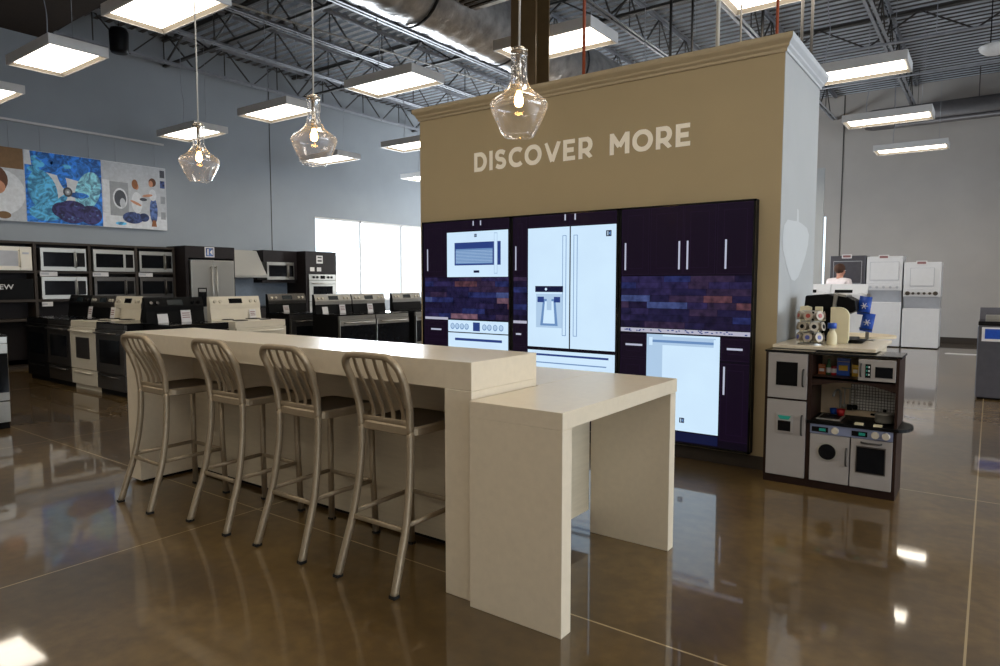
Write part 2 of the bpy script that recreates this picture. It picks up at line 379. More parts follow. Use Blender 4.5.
GL = {'D': (.82, [[(.1, .1), (.1, .9), (.36, .9)] + arc2(.36, .5, .36, .4, 90, -90) + [(.1, .1)]]), 'I': (.2, [[(.1, 0), (.1, 1)]]),
      'S': (.68, [[(.6, .80)] + arc2(.34, .70, .23, .2, 50, 270, 12) + arc2(.34, .30, .24, .2, 90, -130, 12) + [(.07, .2)]]),
      'C': (.80, [arc2(.5, .5, .4, .4, 47, 313, 22)]), 'O': (.98, [arc2(.49, .5, .39, .4, 0, 360, 30)]),
      'V': (.88, [[(.06, 1), (.44, .06)], [(.82, 1), (.44, .06)]]), 'E': (.66, [[(.1, 0), (.1, 1)], [(.1, .91), (.64, .91)], [(.1, .5), (.58, .5)], [(.1, .09), (.66, .09)]]),
      'R': (.76, [[(.1, 0), (.1, 1)], [(.1, .91), (.38, .91)] + arc2(.38, .64, .25, .27, 90, -90, 10) + [(.1, .37)], [(.36, .38), (.66, 0)]]),
      'M': (.98, [[(.1, 0), (.1, 1)], [(.88, 0), (.88, 1)], [(.1, .94), (.49, .36)], [(.88, .94), (.49, .36)]])}
def letter_mesh(ch, x, z, hx, hz):
    q = MB(); w_, strokes = GL[ch]
    for st_ in strokes:
        n = len(st_); L, Rr = [], []; closed = math.dist(st_[0], st_[-1]) < .01
        for i, p in enumerate(st_):
            if closed: a_, b_ = st_[(i - 1) % (n - 1)], st_[(i + 1) % (n - 1)] if i < n - 1 else st_[1]
            else: a_, b_ = st_[max(i - 1, 0)], st_[min(i + 1, n - 1)]
            d1 = (p[0] - a_[0], p[1] - a_[1]); d2_ = (b_[0] - p[0], b_[1] - p[1])
            def nm(d): l_ = math.hypot(*d); return (d[0] / l_, d[1] / l_) if l_ > 1e-6 else None
            u1, u2 = nm(d1) or nm(d2_), nm(d2_) or nm(d1)
            tx, tz = u1[0] + u2[0], u1[1] + u2[1]; l_ = math.hypot(tx, tz) or 1; tx /= l_; tz /= l_
            c_ = max(.6, tx * u1[0] + tz * u1[1]); k = S_ / 2 / c_; L.append((p[0] - tz * k, p[1] + tx * k)); Rr.append((p[0] + tz * k, p[1] - tx * k))
        kk = strokes.index(st_); vs = [(x + max(0, u) * hx, WF - .003 - .0006 * kk, z + min(1, max(0, v)) * hz) for u, v in L + Rr]
        q.add(vs, [(i, i + 1, n + i + 1, n + i) for i in range(n - 1)], 'letter')
    return q, w_
def word(txt, x0, x1, z, hz, gap):
    tot = sum(GL[c_][0] for c_ in txt) + gap * (len(txt) - 1); k = (x1 - x0) / tot; x = x0
    for c_ in txt:
        q, w_ = letter_mesh(c_, x, z, k, hz); o = q.build('letter', sg); o.location = (-sg.location.x, -sg.location.y, -sg.location.z); x += (w_ + gap) * k
word('DISCOVER', -4.115, -2.815, 2.488, .183, .17); word('MORE', -2.655, -1.955, 2.488, .178, .15)
# white vegetable decal on wall end
pts = [(5.60, 1.895), (5.40, 1.89), (5.30, 1.84), (5.27, 1.74), (5.29, 1.66), (5.40, 1.56), (5.50, 1.48), (5.58, 1.44), (5.68, 1.43), (5.80, 1.46), (5.92, 1.54), (6.04, 1.64), (6.12, 1.74), (6.14, 1.82), (6.06, 1.87), (5.90, 1.89), (5.76, 1.90), (5.74, 1.99), (5.70, 2.0), (5.69, 1.90)]
d = MB(); d.poly([(W1 + .002, a, b) for a, b in pts], 'decal'); tag(d.build('wall_decal'), 'white vegetable shaped decal with a short stem on the pale wall end', 'decal')

# ------------------------------------------------------------------ video screens
YS = 5.12
def vr(q, x0, z1, x1, z0, m, k=1): q.poly([(x0, YS - .0006 * k, z0), (x1, YS - .0006 * k, z0), (x1, YS - .0006 * k, z1), (x0, YS - .0006 * k, z1)], m)
def bricks(q, x0, x1, z0, z1, seed):
    r = random.Random(seed); z = z0; row = 0
    while z < z1 - .005:
        h = .053; x = x0 - r.random() * .15
        while x < x1:
            l = r.choice((.16, .22, .28, .34)); a, b = max(x, x0), min(x + l, x1)
            if b - a > .004: vr(q, a, min(z + h, z1) - .002, b - .002, z, r.choice([BR[0], BR[1], BR[0], BR[5], BR[2], BR[7], BR[0], BR[1], BR[7], BR[2], BR[5], BR[4] if r.random() < .6 else BR[0], BR[3] if r.random() < .9 else BR[1], BR[6] if r.random() < .4 else BR[7]]), 3)
            x += l
        z += h
def lg(q, x, z, s):
    vr(q, x, z, x + s, z - s, 'scr_navy', 14); vr(q, x + s * .25, z - s * .15, x + s * .4, z - s * .85, 'scr_white', 15)
    q.poly([(x + s * .45, YS - .0092, z - s * .5), (x + s * .85, YS - .0092, z - s * .15), (x + s * .85, YS - .0092, z - s * .85)], 'scr_mid')
def shaker(q, x0, x1, z0, z1):
    vr(q, x0, z1, x1, z0, 'scr_line', 3); vr(q, x0 + .006, z1 - .006, x1 - .006, z0 + .006, 'scr_dark', 4)
    vr(q, x0 + .05, z1 - .05, x1 - .05, z0 + .05, 'scr_line', 5); vr(q, x0 + .055, z1 - .055, x1 - .055, z0 + .055, 'scr_dark', 6)
def vh(q, x, z1, z0): vr(q, x - .007, z1, x + .007, z0, 'scr_bar', 8)
def hh(q, x0, x1, z): vr(q, x0, z + .008, x1, z - .008, 'scr_bar', 8)
def ell(q, cx, cz, rx, rz, m, k, n=20): q.poly([(cx + rx * math.cos(2 * PI * i / n), YS - .0006 * k, cz + rz * math.sin(2 * PI * i / n)) for i in range(n)], m)
LBL = ['leftmost tall wall screen showing a white microwave and range', 'middle tall wall screen showing a white french door refrigerator', 'rightmost tall wall screen showing a dishwasher under dark cabinets']
SX = [(-4.735, -3.62), (-3.612, -2.52), (-2.512, -1.418)]
for i, (x0, x1) in enumerate(SX):
    t = thing('video_display', LBL[i], 'screen', ((x0 + x1) / 2, YS + .08, .125), 0, 'tall screens on the tan wall')
    b = MB(); z0, z1 = .125, 2.03; e = .016
    b.box(x0, x1, YS + .004, YS + .078, z0, z1, 'black')
    for (a, c_, d_, f_) in ((x0, x1, z0, z0 + e), (x0, x1, z1 - e, z1), (x0, x0 + e, z0, z1), (x1 - e, x1, z0, z1)): b.box(a, c_, YS - .006, YS + .004, d_, f_, 'black_gloss')
    bo = b.build('bezel', t)
    q = MB(); vr(q, x0 + e, z1 - e, x1 - e, z0 + e, 'scr_dark2', 0)
    if i == 0:
        bricks(q, -4.70, -3.645, 1.06, 1.47, 3)
        shaker(q, -4.71, -4.42, 1.475, 2.01); shaker(q, -4.41, -4.025, 1.925, 2.015); shaker(q, -4.02, -3.645, 1.925, 2.015)
        vh(q, -4.065, 2.01, 1.965); vh(q, -3.975, 2.01, 1.965); vh(q, -4.66, 1.755, 1.535)
        vr(q, -4.398, 1.91, -3.65, 1.472, 'scr_white', 9); vr(q, -4.30, 1.807, -3.735, 1.585, 'scr_blue', 10); vr(q, -4.285, 1.745, -3.83, 1.6, 'scr_mid', 11)
        for k in range(9): vr(q, -4.285, 1.615 + k * .014, -3.83, 1.611 + k * .014, 'scr_white2', 12)
        vr(q, -3.812, 1.89, -3.772, 1.50, 'scr_white2', 13); vr(q, -3.806, 1.88, -3.778, 1.51, 'scr_white', 14)
        vr(q, -4.06, 1.535, -3.99, 1.512, 'scr_navy', 10); lg(q, -4.05, 1.885, .03)
        vr(q, -4.70, 1.07, -4.392, 1.045, 'scr_granite', 5)
        vr(q, -4.388, 1.045, -3.648, .93, 'scr_white', 9); vr(q, -4.07, 1.03, -3.985, .945, 'scr_blue', 10)
        for x in (-4.33, -4.27, -4.21, -4.15, -3.93, -3.87, -3.80, -3.73): ell(q, x, .985, .027, .03, 'scr_mid', 10); ell(q, x, .987, .02, .023, 'scr_white2', 11)
        vr(q, -4.388, .92, -3.648, .25, 'scr_white', 9); vr(q, -4.30, .87, -3.72, .845, 'scr_blue', 10); vr(q, -4.25, .76, -3.80, .45, 'scr_navy', 10)
        shaker(q, -4.71, -4.40, .84, 1.03); hh(q, -4.62, -4.48, .945); shaker(q, -4.71, -4.40, .2, .83)
    elif i == 1:
        bricks(q, -3.59, -3.44, 1.06, 1.47, 5); shaker(q, -3.592, -3.44, 1.475, 2.01); vh(q, -3.563, 1.75, 1.53)
        vr(q, -3.59, 1.065, -3.44, 1.04, 'scr_granite', 5); shaker(q, -3.592, -3.44, .84, 1.03); hh(q, -3.56, -3.50, .94); shaker(q, -3.592, -3.44, .2, .83)
        shaker(q, -3.42, -2.99, 1.915, 2.015); shaker(q, -2.985, -2.545, 1.915, 2.015); vh(q, -3.037, 2.012, 1.96); vh(q, -2.937, 2.012, 1.96)
        vr(q, -3.426, 1.905, -2.99, .835, 'scr_white', 9); vr(q, -2.978, 1.905, -2.542, .835, 'scr_white', 9)
        vr(q, -3.426, .805, -2.542, .22, 'scr_white', 9); vr(q, -3.36, .775, -2.60, .757, 'scr_blue', 11); vr(q, -3.34, .70, -2.62, .69, 'scr_mid', 11)
        for x in (-3.042, -2.93): vr(q, x - .02, 1.83, x + .02, .945, 'scr_mid', 10); vr(q, x - .014, 1.825, x + .014, .95, 'scr_white', 11)
        vr(q, -3.345, 1.386, -3.052, 1.332, 'scr_navy', 12); ell(q, -3.23, 1.358, .012, .012, 'scr_white', 13)
        vr(q, -3.335, 1.315, -3.06, 1.012, 'scr_white2', 12)
        q.poly([(x, YS - .008, z) for x, z in ((-3.29, 1.03), (-3.105, 1.03), (-3.13, 1.27), (-3.26, 1.27))], 'scr_mid')
        q.poly([(x, YS - .0086, z) for x, z in ((-3.26, 1.05), (-3.135, 1.05), (-3.15, 1.25), (-3.24, 1.25))], 'scr_white')
        vr(q, -3.32, 1.29, -3.25, 1.24, 'scr_blue', 15); vr(q, -3.145, 1.29, -3.08, 1.24, 'scr_blue', 15); vr(q, -3.22, 1.30, -3.17, 1.17, 'scr_white2', 16)
        lg(q, -2.635, 1.855, .05)
    else:
        bricks(q, -2.49, -1.425, 1.05, 1.47, 9)
        for a, c_ in ((-2.49, -2.25), (-2.24, -1.965), (-1.96, -1.71), (-1.70, -1.425)): shaker(q, a, c_, 1.48, 2.015)
        for x in (-2.457, -1.996, -1.929, -1.631): vh(q, x, 1.742, 1.52)
        vr(q, -2.49, 1.045, -1.425, 1.012, 'scr_granite', 6)
        for k in range(40): xx = -2.48 + random.random() * 1.03; zz = 1.016 + random.random() * .02; vr(q, xx, zz + .008, xx + .015, zz, 'scr_blue', 7)
        vr(q, -2.256, 1.0, -1.658, .235, 'scr_white', 9); vr(q, -2.256, 1.0, -2.12, .235, 'scr_white2', 10); vr(q, -2.22, .985, -1.69, .915, 'scr_white2', 10); vr(q, -2.22, .955, -1.69, .935, 'scr_mid', 11)
        vr(q, -2.235, .975, -2.205, .91, 'scr_white', 12); vr(q, -1.705, .975, -1.675, .91, 'scr_white', 12)
        lg(q, -1.967, .342, .04)
        shaker(q, -2.49, -2.265, .80, .99); hh(q, -2.445, -2.295, .905); shaker(q, -2.49, -2.265, .2, .79)
        shaker(q, -1.65, -1.425, .82, .99); hh(q, -1.605, -1.487, .912); shaker(q, -1.65, -1.425, .2, .80); vh(q, -1.622, .775, .558)
        vr(q, -2.256, .225, -1.66, .15, 'scr_navy', 5)
    so = q.build('screen', t)
    for o in (bo, so): o.location = (-t.location.x, -t.location.y, -t.location.z)

# ------------------------------------------------------------------ island
t = thing('breakfast_bar', 'long white breakfast bar with raised waterfall counter behind the four metal stools', 'counter', (-3.35, 2.5, 0))
def loc0(o, t): o.location = (-t.location.x, -t.location.y, -t.location.z); return o
b = MB(); BX0, BX1, BY0, BY1 = -4.94, -1.80, 2.25, 2.765
b.box(BX0, BX1, BY0, BY1, .943, 1.07, 'counter').box(BX0, BX0 + .15, BY0, BY1, .02, .943, 'counter').box(BX1 - .155, BX1, BY0, BY1, .0, .943, 'counter')
loc0(b.build('raised_counter', t, bev=.003), t)
b = MB(); b.box(BX0 + .15, BX1 - .155, 2.66, 2.68, .03, .943, 'counter_panel'); loc0(b.build('back_panel', t), t)
b = MB(); b.box(BX0 + .01, -1.79, BY1, 3.30, .13, .84, 'counter_panel').box(BX0 + .05, -1.9, BY1, 3.22, 0, .13, 'black'); loc0(b.build('base_cabinet', t), t)
b = MB(); b.box(BX0, -1.785, BY1, 3.38, .84, .91, 'counter'); loc0(b.build('lower_counter', t, bev=.003), t)
b = MB(); b.box(BX0 + .02, BX1 - .16, 2.69, 2.79, .0, .03, 'black').box(BX0 + .02, BX0 + .13, BY0 + .03, BY1 - .02, 0, .02, 'black'); loc0(b.build('plinth', t), t)
t = thing('work_table', 'white waterfall table joined to the right end of the breakfast bar', 'table', (-1.55, 2.8, 0))
b = MB(); b.box(-1.782, -1.318, 2.212, 3.385, .84, .91, 'counter'); loc0(b.build('tabletop', t, bev=.002), t)
b = MB(); b.box(-1.782, -1.318, 2.212, 2.285, 0, .84, 'counter'); loc0(b.build('leg', t, bev=.002), t)
b = MB(); b.box(-1.782, -1.318, 3.30, 3.37, 0, .84, 'counter'); loc0(b.build('leg', t, bev=.002), t)

# ------------------------------------------------------------------ stools
def rr(w, d, k=3):
    """rounded rectangle profile"""
    out = []; r = min(w, d) * .38
    for cx, cy, a0 in ((w / 2 - r, d / 2 - r, 0), (-w / 2 + r, d / 2 - r, 90), (-w / 2 + r, -d / 2 + r, 180), (w / 2 - r, -d / 2 + r, 270)):
        for i in range(k + 1): a = math.radians(a0 + 90 * i / k); out.append((cx + r * math.cos(a), cy + r * math.sin(a)))
    return out
SP = [(0, 0), (.045, .14), (.09, .28), (.12, .43), (.138, .58), (.143, .73), (.132, .84), (.098, .95), (.05, 1.045), (.04, 1.075)]
def yz(z):
    for (a, b), (c, d) in zip(SP, SP[1:]):
        if b <= z <= d: return a + (c - a) * (z - b) / (d - b)
    return SP[-1][0]
def make_stool():
    t = thing('bar_stool', '', 'stool', (0, 0, 0), 0, 'metal bar stools along the bar')
    A = 'aluminium'
    xf = lambda z: .19 - .027 * min(1, z / .60)
    for s in (-1, 1):
        q = MB(); q.sweep(catmull([(s * xf(z), y, z) for y, z in SP if z <= .73] , 4), rr(.033, .036), A)
        l = q.build('leg', t); MB().box(s * .19 - .017, s * .19 + .017, -.017, .019, 0, .014, 'rubber').build('rubber_foot', l)
        q = MB(); q.sweep([(s * .172, .50, .72), (s * .18, .50, .35), (s * .19, .51, .0)], rr(.034, .03), A)
        l = q.build('leg', t); MB().box(s * .19 - .017, s * .19 + .017, .493, .527, 0, .014, 'rubber').build('rubber_foot', l)
    # back frame: inverted U from the seat
    left = [(x, yz(z), z) for x, z in ((-.163, .72), (-.165, .78), (-.169, .84), (-.173, .9), (-.176, .95))]
    arc = [(-.177 + .07 * (1 - math.cos(a)), 0, 1.005 + .075 * math.sin(a)) for a in [PI / 2 * i / 6 for i in range(7)]]
    arc = [(x, yz(z), z) for x, _, z in arc]
    path = left + arc + [(-.03, .038, 1.082), (.03, .038, 1.082)] + [(-x, y, z) for x, y, z in reversed(arc)] + [(-x, y, z) for x, y, z in reversed(left)]
    q = MB(); q.sweep(catmull(path, 3), rr(.036, .03), A, ref=(0, 1, 0)); q.build('back_frame', t)
    q = MB(); q.sweep([(-.163, .143, .762), (-.09, .16, .758), (0, .167, .756), (.09, .16, .758), (.163, .143, .762)], rr(.014, .03), A, ref=(0, 1, 0)); q.build('lower_back_rail', t)
    for x in (-.1, -.034, .034, .1):
        q = MB(); q.sweep(catmull([(x, .04, 1.078), (x, .068, 1.0), (x, .112, .92), (x, .146, .85), (x, .163, .80), (x, .163, .755)], 4), rr(.024, .008), A); q.build('slat', t)
    # seat
    o = []; hw, y0, y1, r = .188, .14, .53, .05
    for cx, cy, a0 in ((hw - r, y1 - r, 0), (-hw + r, y1 - r, 90), (-hw + r, y0 + r, 180), (hw - r, y0 + r, 270)):
        for i in range(5): a = math.radians(a0 + 90 * i / 4); o.append((cx + r * math.cos(a), cy + r * math.sin(a)))
    n = len(o); mid = (0, (y0 + y1) / 2)
    ring = lambda k, z: [(mid[0] + (x - mid[0]) * k, mid[1] + (y - mid[1]) * k, z) for x, y in o]
    q = MB(); R = [ring(.97, .705), ring(1, .71), ring(1, .742), ring(.97, .75)]
    vs = sum(R, []); fs = [(i * n + j, i * n + (j + 1) % n, (i + 1) * n + (j + 1) % n, (i + 1) * n + j) for i in range(3) for j in range(n)] + [tuple(range(n))]
    q.add(vs, fs, A)
    R = [ring(.97, .75), ring(.9, .745), ring(.6, .737), ring(.25, .734)]; vs = sum(R, [])
    fs = [(i * n + j, i * n + (j + 1) % n, (i + 1) * n + (j + 1) % n, (i + 1) * n + j) for i in range(3) for j in range(n)] + [tuple(range(3 * n, 4 * n))]
    q.add(vs, fs, 'seat_dark_reflection', True); q.build('seat', t)
    for a, b_ in (((-.172, .09, .28), (.172, .09, .28)), ((-.18, .50, .30), (.18, .50, .30)), ((-.174, .095, .30), (-.18, .50, .305)), ((.174, .095, .30), (.18, .50, .305))):
        q = MB(); q.sweep([a, b_], rr(.024, .018), A, ref=(0, 0, 1)); q.build('foot_rail', t)
    return t
st = make_stool()
SL = [(-2.295, 2.07, 'bar stool nearest the white table, rightmost of the four brushed metal stools'),
      (-2.945, 2.065, 'brushed metal bar stool, second from the right end of the bar'),
      (-3.595, 2.05, 'brushed metal bar stool, second from the left end of the bar'),
      (-4.30, 1.975, 'bar stool farthest from the white table, leftmost of the four metal stools')]
for i, (x, y, l) in enumerate(SL):
    o = st if i == 0 else dup(st, (x, y, 0)); o.location = (x, y, 0); o['label'] = l

# ------------------------------------------------------------------ pendants
def make_pendant():
    t = thing('pendant_lamp', '', 'lamp', (0, 0, 0), 0, 'clear glass pendant lamps above the bar')
    outer = [(.047, .37), (.043, .355), (.044, .27), (.05, .24), (.066, .215), (.092, .193), (.122, .176), (.146, .16), (.155, .145), (.15, .122), (.135, .09), (.113, .05), (.09, .014), (.078, 0)]
    outer = [(r * .83, z * .97) for r, z in outer]
    inner = [(r - .003, z) for r, z in reversed(outer)]
    q = MB(); q.lathe(outer + inner, (0, 0, 0), 'pendant_glass', 40, closed=True); q.build('glass_shade', t)
    q = MB(); q.lathe([(.0, .388), (.026, .386), (.038, .376), (.038, .366), (.012, .36), (.012, .25), (.017, .245), (.017, .2), (0, .2)], (0, 0, 0), 'brass', 20); q.build('socket', t)
    q = MB(); q.lathe([(0, .205), (.01, .2), (.014, .185), (.02, .165), (.02, .15), (.014, .135), (0, .13)], (0, 0, 0), 'bulb', 16); q.build('bulb', t)
    q = MB(); q.tube([(0, 0, .38), (.006, 0, .8), (0, 0, 1.6), (0, 0, 5.56 - 2.085)], .005, 'cord', 8); q.build('cord', t)
    return t
pe = make_pendant()
PL = [(-1.726, 2.5, 2.06, 'clear glass pendant lamp hanging nearest the tan wall lettering'),
      (-3.135, 2.5, 2.083, 'clear glass pendant lamp, middle of the three over the bar'),
      (-4.335, 2.5, 2.093, 'clear glass pendant lamp over the far left end of the bar')]
for i, (x, y, z, l) in enumerate(PL):
    o = pe if i == 0 else dup(pe, (x, y, z)); o.location = (x, y, z); o['label'] = l

# ------------------------------------------------------------------ ceiling lights
def make_fixture():
    t = thing('ceiling_light', '', 'light fixture', (0, 0, 0), 0, 'suspended box lights')
    q = MB(); X, Yh, h, e = .61, .305, .11, .035
    q.box(-X, X, -Yh, -Yh + .02, 0, h, 'fixture').box(-X, X, Yh - .02, Yh, 0, h, 'fixture').box(-X, -X + .02, -Yh + .02, Yh - .02, 0, h, 'fixture').box(X - .02, X, -Yh + .02, Yh - .02, 0, h, 'fixture')
    q.box(-X + .02, X - .02, -Yh + .02, Yh - .02, h - .015, h, 'fixture')
    # sloping inner reflector
    for s in (-1, 1):
        q.poly([(-X + .02, s * (Yh - .02), 0.002), (X - .02, s * (Yh - .02), 0.002), (X - .055, s * (Yh - .052), .04), (-X + .055, s * (Yh - .052), .04)], 'fixture_tan')
        q.poly([(s * (X - .02), -Yh + .02, 0.002), (s * (X - .02), Yh - .02, 0.002), (s * (X - .055), Yh - .052, .04), (s * (X - .055), -Yh + .052, .04)], 'fixture_tan')
    q.build('housing', t)
    q = MB(); q.box(-X + .055, X - .055, -Yh + .052, Yh - .052, .035, .05, 'diffuser'); q.build('diffuser', t)
    q = MB(); q.tube(catmull([(-.3, 0, .11), (-.31, .03, .35), (-.27, .02, .6), (-.3, 0, .9), (-.3, 0, 1.58)], 4), .006, 'steel', 6); q.build('hanger_cable', t)
    q = MB(); q.tube([(.45, 0, .11), (.45, 0, 1.58)], .003, 'steel', 5); q.build('hanger_cable', t)
    return t
fx = make_fixture(); first = True
VIS = {(-8.85, 3.4): 'box light highest at the upper left, left of the large near light', (-6.4, 3.4): 'largest box light at the top left edge of the photo',
       (-11.3, 3.4): 'box light cut off by the left photo edge above the posters', (-11.3, 6.4): 'box light behind the leftmost glass pendant',
       (-8.85, 6.4): 'box light hanging left of the middle glass pendant', (-6.4, 6.4): 'box light hanging between the middle pendant and the tan wall',
       (-3.95, 6.4): 'box light hanging beside the brown steel column', (-1.5, 6.4): 'box light above the white end of the tan wall at the top edge',
       (-11.3, 9.4): 'small far box light partly behind the middle glass pendant', (-8.85, 9.4): 'small far box light touching the left edge of the tan wall',
       (-11.3, 12.35): 'smallest far box light low beside the left edge of the tan wall', (-1.5, 9.4): 'box light just past the pale end of the tan wall',
       (-1.5, 12.35): 'box light second from the tan wall on the right side', (-1.5, 15.3): 'lowest farthest box light above the stacked dryers'}
for y in (-2.5, .45, 3.4, 6.4, 9.4, 12.35, 15.3):
    for x in (-11.3, -8.85, -6.4, -3.95, -1.5, .95, 3.4, 5.85):
        o = fx if first else dup(fx, (x, y, 3.97)); first = False; o.location = (x + {12.35: .06, 15.3: .13}.get(y, 0), y, 3.97)
        o['label'] = VIS.get((x, y), 'white suspended box light outside the photo or hidden behind the tan wall')

# ------------------------------------------------------------------ roof steel
def make_joist():
    t = thing('roof_joist', '', 'joist', (0, 0, 0), 0, 'roof joists')
    y0, y1 = 4.86, YB; zb, zt = 5.55, 6.13
    for n, z in (('bottom_chord', zb), ('top_chord', zt)):
        q = MB()
        for s in (-1, 1): q.box(s * .03 - .022 + (.012 * s), s * .03 + .022 + (.012 * s), y0, y1, z - .004, z + .004, 'steel').box(s * .02 - .003, s * .02 + .003, y0, y1, z, z + (.05 if n[0] == 'b' else -.05), 'steel')
        q.build(n, t)
    q = MB(); y = y0; up = True; p = .62
    while y + p <= y1:
        a, b_ = (zb, zt) if up else (zt, zb); q.bar((0, y, a), (0, y + p, b_), .022, .022, 'steel_dark')
        if up: q.bar((0, y + p, zt), (0, y + p, zb), .016, .016, 'steel_dark')
        y += p; up = not up
    q.build('web', t); return t
jo = make_joist(); JX = [-12.75, -11.05, -9.5, -7.98, -6.45, -5.0, -3.4, -1.66, 0.2, 1.8, 3.4]
JN = ['against the left wall', 'second from the left wall', 'third from the left wall', 'fourth from the left wall', 'running just left of the foil duct', 'running along the foil duct', 'passing over the brown column', 'above the pale end of the tan wall', 'above the top right corner of the photo', 'beyond the right photo edge, nearest the frame', 'beyond the right photo edge, farther out']
for i, x in enumerate(JX):
    o = jo if i == 0 else dup(jo, (x, 0, 0)); o.location = (x, 0, 0); o['label'] = 'open web steel roof joist ' + JN[i]
def girder(y, lab):
    t = thing('roof_girder', lab, 'girder', (0, y, 0), 0, 'roof girders'); zb, zt = 5.62, 6.1
    MB().box(XL, XR, -.03, .03, zb - .02, zb + .02, 'steel_dark').build('bottom_chord', t)
    MB().box(XL, XR, -.03, .03, zt - .02, zt + .02, 'steel_dark').build('top_chord', t)
    q = MB(); x = XL; up = True
    while x + .8 < XR: a, b_ = (zb, zt) if up else (zt, zb); q.bar((x, 0, a), (x + .8, 0, b_), .025, .025, 'steel_dark', ref=(0, 1, 0)); x += .8; up = not up
    q.build('web', t)
girder(6.95, 'dark steel cross girder nearest the camera under the roof deck')
girder(9.95, 'dark steel cross girder second from the camera under the roof deck')
girder(13.9, 'dark steel cross girder farthest from the camera under the roof deck')
def pipe(name, pts, r, m, lab, cat, n=10, group=None, hang=()):
    q = MB(); q.tube(pts, r, m, n)
    for h in hang: q.tube([(h, pts[0][1], pts[0][2]), (h, pts[0][1], ZC - .02)], .006, m, 6)
    return tag(q.build(name), lab, cat, group)
pipe('sprinkler_pipe', [(-7, 13.2, 5.42), (XR, 13.2, 5.42)], .022, 'steel', 'thin grey pipe crossing under the deck above the right box lights', 'pipe', hang=(-6, -3, -.9, 3, 6))
pipe('sprinkler_pipe', [(-7, 15.4, 5.42), (XR, 15.4, 5.42)], .018, 'steel', 'thin grey pipe crossing farther back just above the grey duct', 'pipe', hang=(-6, -3, -1.2, 3, 6))
pipe('bridging_rod', [(-6.4, 7.6, 5.5), (-3.4, 8.9, 6.1)], .012, 'rod_white', 'pale diagonal rod under the deck left of the brown column', 'rod')
pipe('bridging_rod', [(-3.4, 8.2, 5.55), (-1.66, 9.3, 6.05)], .012, 'rod_white', 'pale diagonal rod under the deck above the word MORE', 'rod')
pipe('electrical_conduit', [(-9.3, 4.9, 5.5), (-8.3, 12.5, 5.5)], .015, 'fixture', 'pale conduit running under the joists at upper left', 'conduit')
pipe('electrical_conduit', [(-6.95, 5.2, 5.5), (-6.95, 11.5, 5.5)], .02, 'fixture', 'bright double conduit running beside the foil duct', 'conduit')
# rods standing on the display wall
for x, m, r, lab in ((-2.98, 'rod_rust', .014, 'rust and white stained rod rising from the wall top beside a box light'), (-1.80, 'rod_white', .016, 'thick white rod rising from the top of the tan wall'), (-1.36, 'rod_rust', .011, 'orange rusty rod rising from the wall corner')):
    pipe('support_rod', [(x, 5.32, 3.09), (x, 5.32, 5.6 if x < -2 else 6.1)], r, m, lab, 'rod')
for x, y, r, lab in ((-1.44, 6.45, .014, 'grey conduit dropping behind the wall corner, left of its pair'), (-1.36, 6.46, .014, 'grey conduit dropping behind the wall corner, right of its pair'), (-2.45, 6.5, .012, 'blue grey conduit dropping behind the wall above the letter O of MORE'), (-2.0, 6.55, .01, 'thin grey conduit dropping behind the wall above the letter E of MORE'), (-1.9, 6.9, .016, 'dark conduit dropping behind the tan wall near its right corner'), (-2.75, 6.7, .014, 'dark conduit dropping behind the tan wall near the rusty rod')):
    pipe('vertical_conduit', [(x, y, .0), (x, y, 6.13)], r, 'steel_dark', lab, 'conduit')
# column
q = MB(); cx, cy = -3.90, 5.85
q.box(cx - .15, cx + .15, cy - .13, cy - .115, 0, 5.6, 'column_paint').box(cx - .15, cx + .15, cy + .115, cy + .13, 0, 5.6, 'column_paint').box(cx - .01, cx + .01, cy - .115, cy + .115, 0, 5.6, 'column_paint')
for z in [3.2 + .15 * k for k in range(16)]: q.cyl((cx - .03, cy - .13, z), (0, -1, 0), .009, .008, 'steel_dark', 8)
tag(q.build('steel_column'), 'brown steel column rising behind the tan wall', 'column')
# foil duct
t = thing('foil_duct', 'large crinkled foil insulated duct under the roof deck at top centre', 'duct', (0, 0, 0))
def ring_duct(path, r, seed):
    rnd = random.Random(seed); q = MB(); n = 28; P = [Vector(p) for p in path]; vs = []; fs = []
    for i, p in enumerate(P):
        tg = (P[min(i + 1, len(P) - 1)] - P[max(i - 1, 0)]).normalized(); u = Vector((0, 0, 1)); u = (u - tg * u.dot(tg)).normalized(); w_ = tg.cross(u)
        for j in range(n): a = 2 * PI * j / n; k = r * (1 + rnd.uniform(-.025, .02)) * (.96 if i % 6 == 0 else 1); vs.append(p + u * math.cos(a) * k + w_ * math.sin(a) * k)
    for i in range(len(P) - 1):
        for j in range(n): fs.append((i * n + j, i * n + (j + 1) % n, (i + 1) * n + (j + 1) % n, (i + 1) * n + j))
    fs += [tuple(range(n)), tuple(range((len(P) - 1) * n, len(P) * n))]
    q.add(vs, fs, 'foil', True); return q
ring_duct([(-5.85, 5.0 + .09 * i, 5.0) for i in range(72)], .44, 2).build('duct_body', t)
q = MB()
for y in (6.2, 8.0, 9.8): q.lathe([(.455, -.02), (.465, -.02), (.465, .02), (.455, .02)], (0, 0, 0), 'steel_dark', 32)
o = q.build('clamp_band', t)
for i, y in enumerate((6.2, 8.0, 9.8)):
    k = o if i == 0 else o.copy()
    if i: COL.objects.link(k)
    k.rotation_euler = (PI / 2, 0, 0); k.location = (-5.85, y, 5.0)
q = MB(); q.box(-5.45, -4.85, 5.6, 6.9, 4.86, 5.3, 'foil')
for k in range(12): q.box(-5.42, -4.88, 5.65 + k * .1, 5.69 + k * .1, 4.84, 4.865, 'dark_brown')
q.build('vent_grille', t)
q = MB(); q.tube([(-2.45, 18.3, 5.25), (XR - .05, 18.3, 5.25)], .24, 'duct_grey', 24); q.cyl((-2.6, 18.3, 5.25), (1, 0, 0), .2, .16, 'duct_grey', 24, .24)
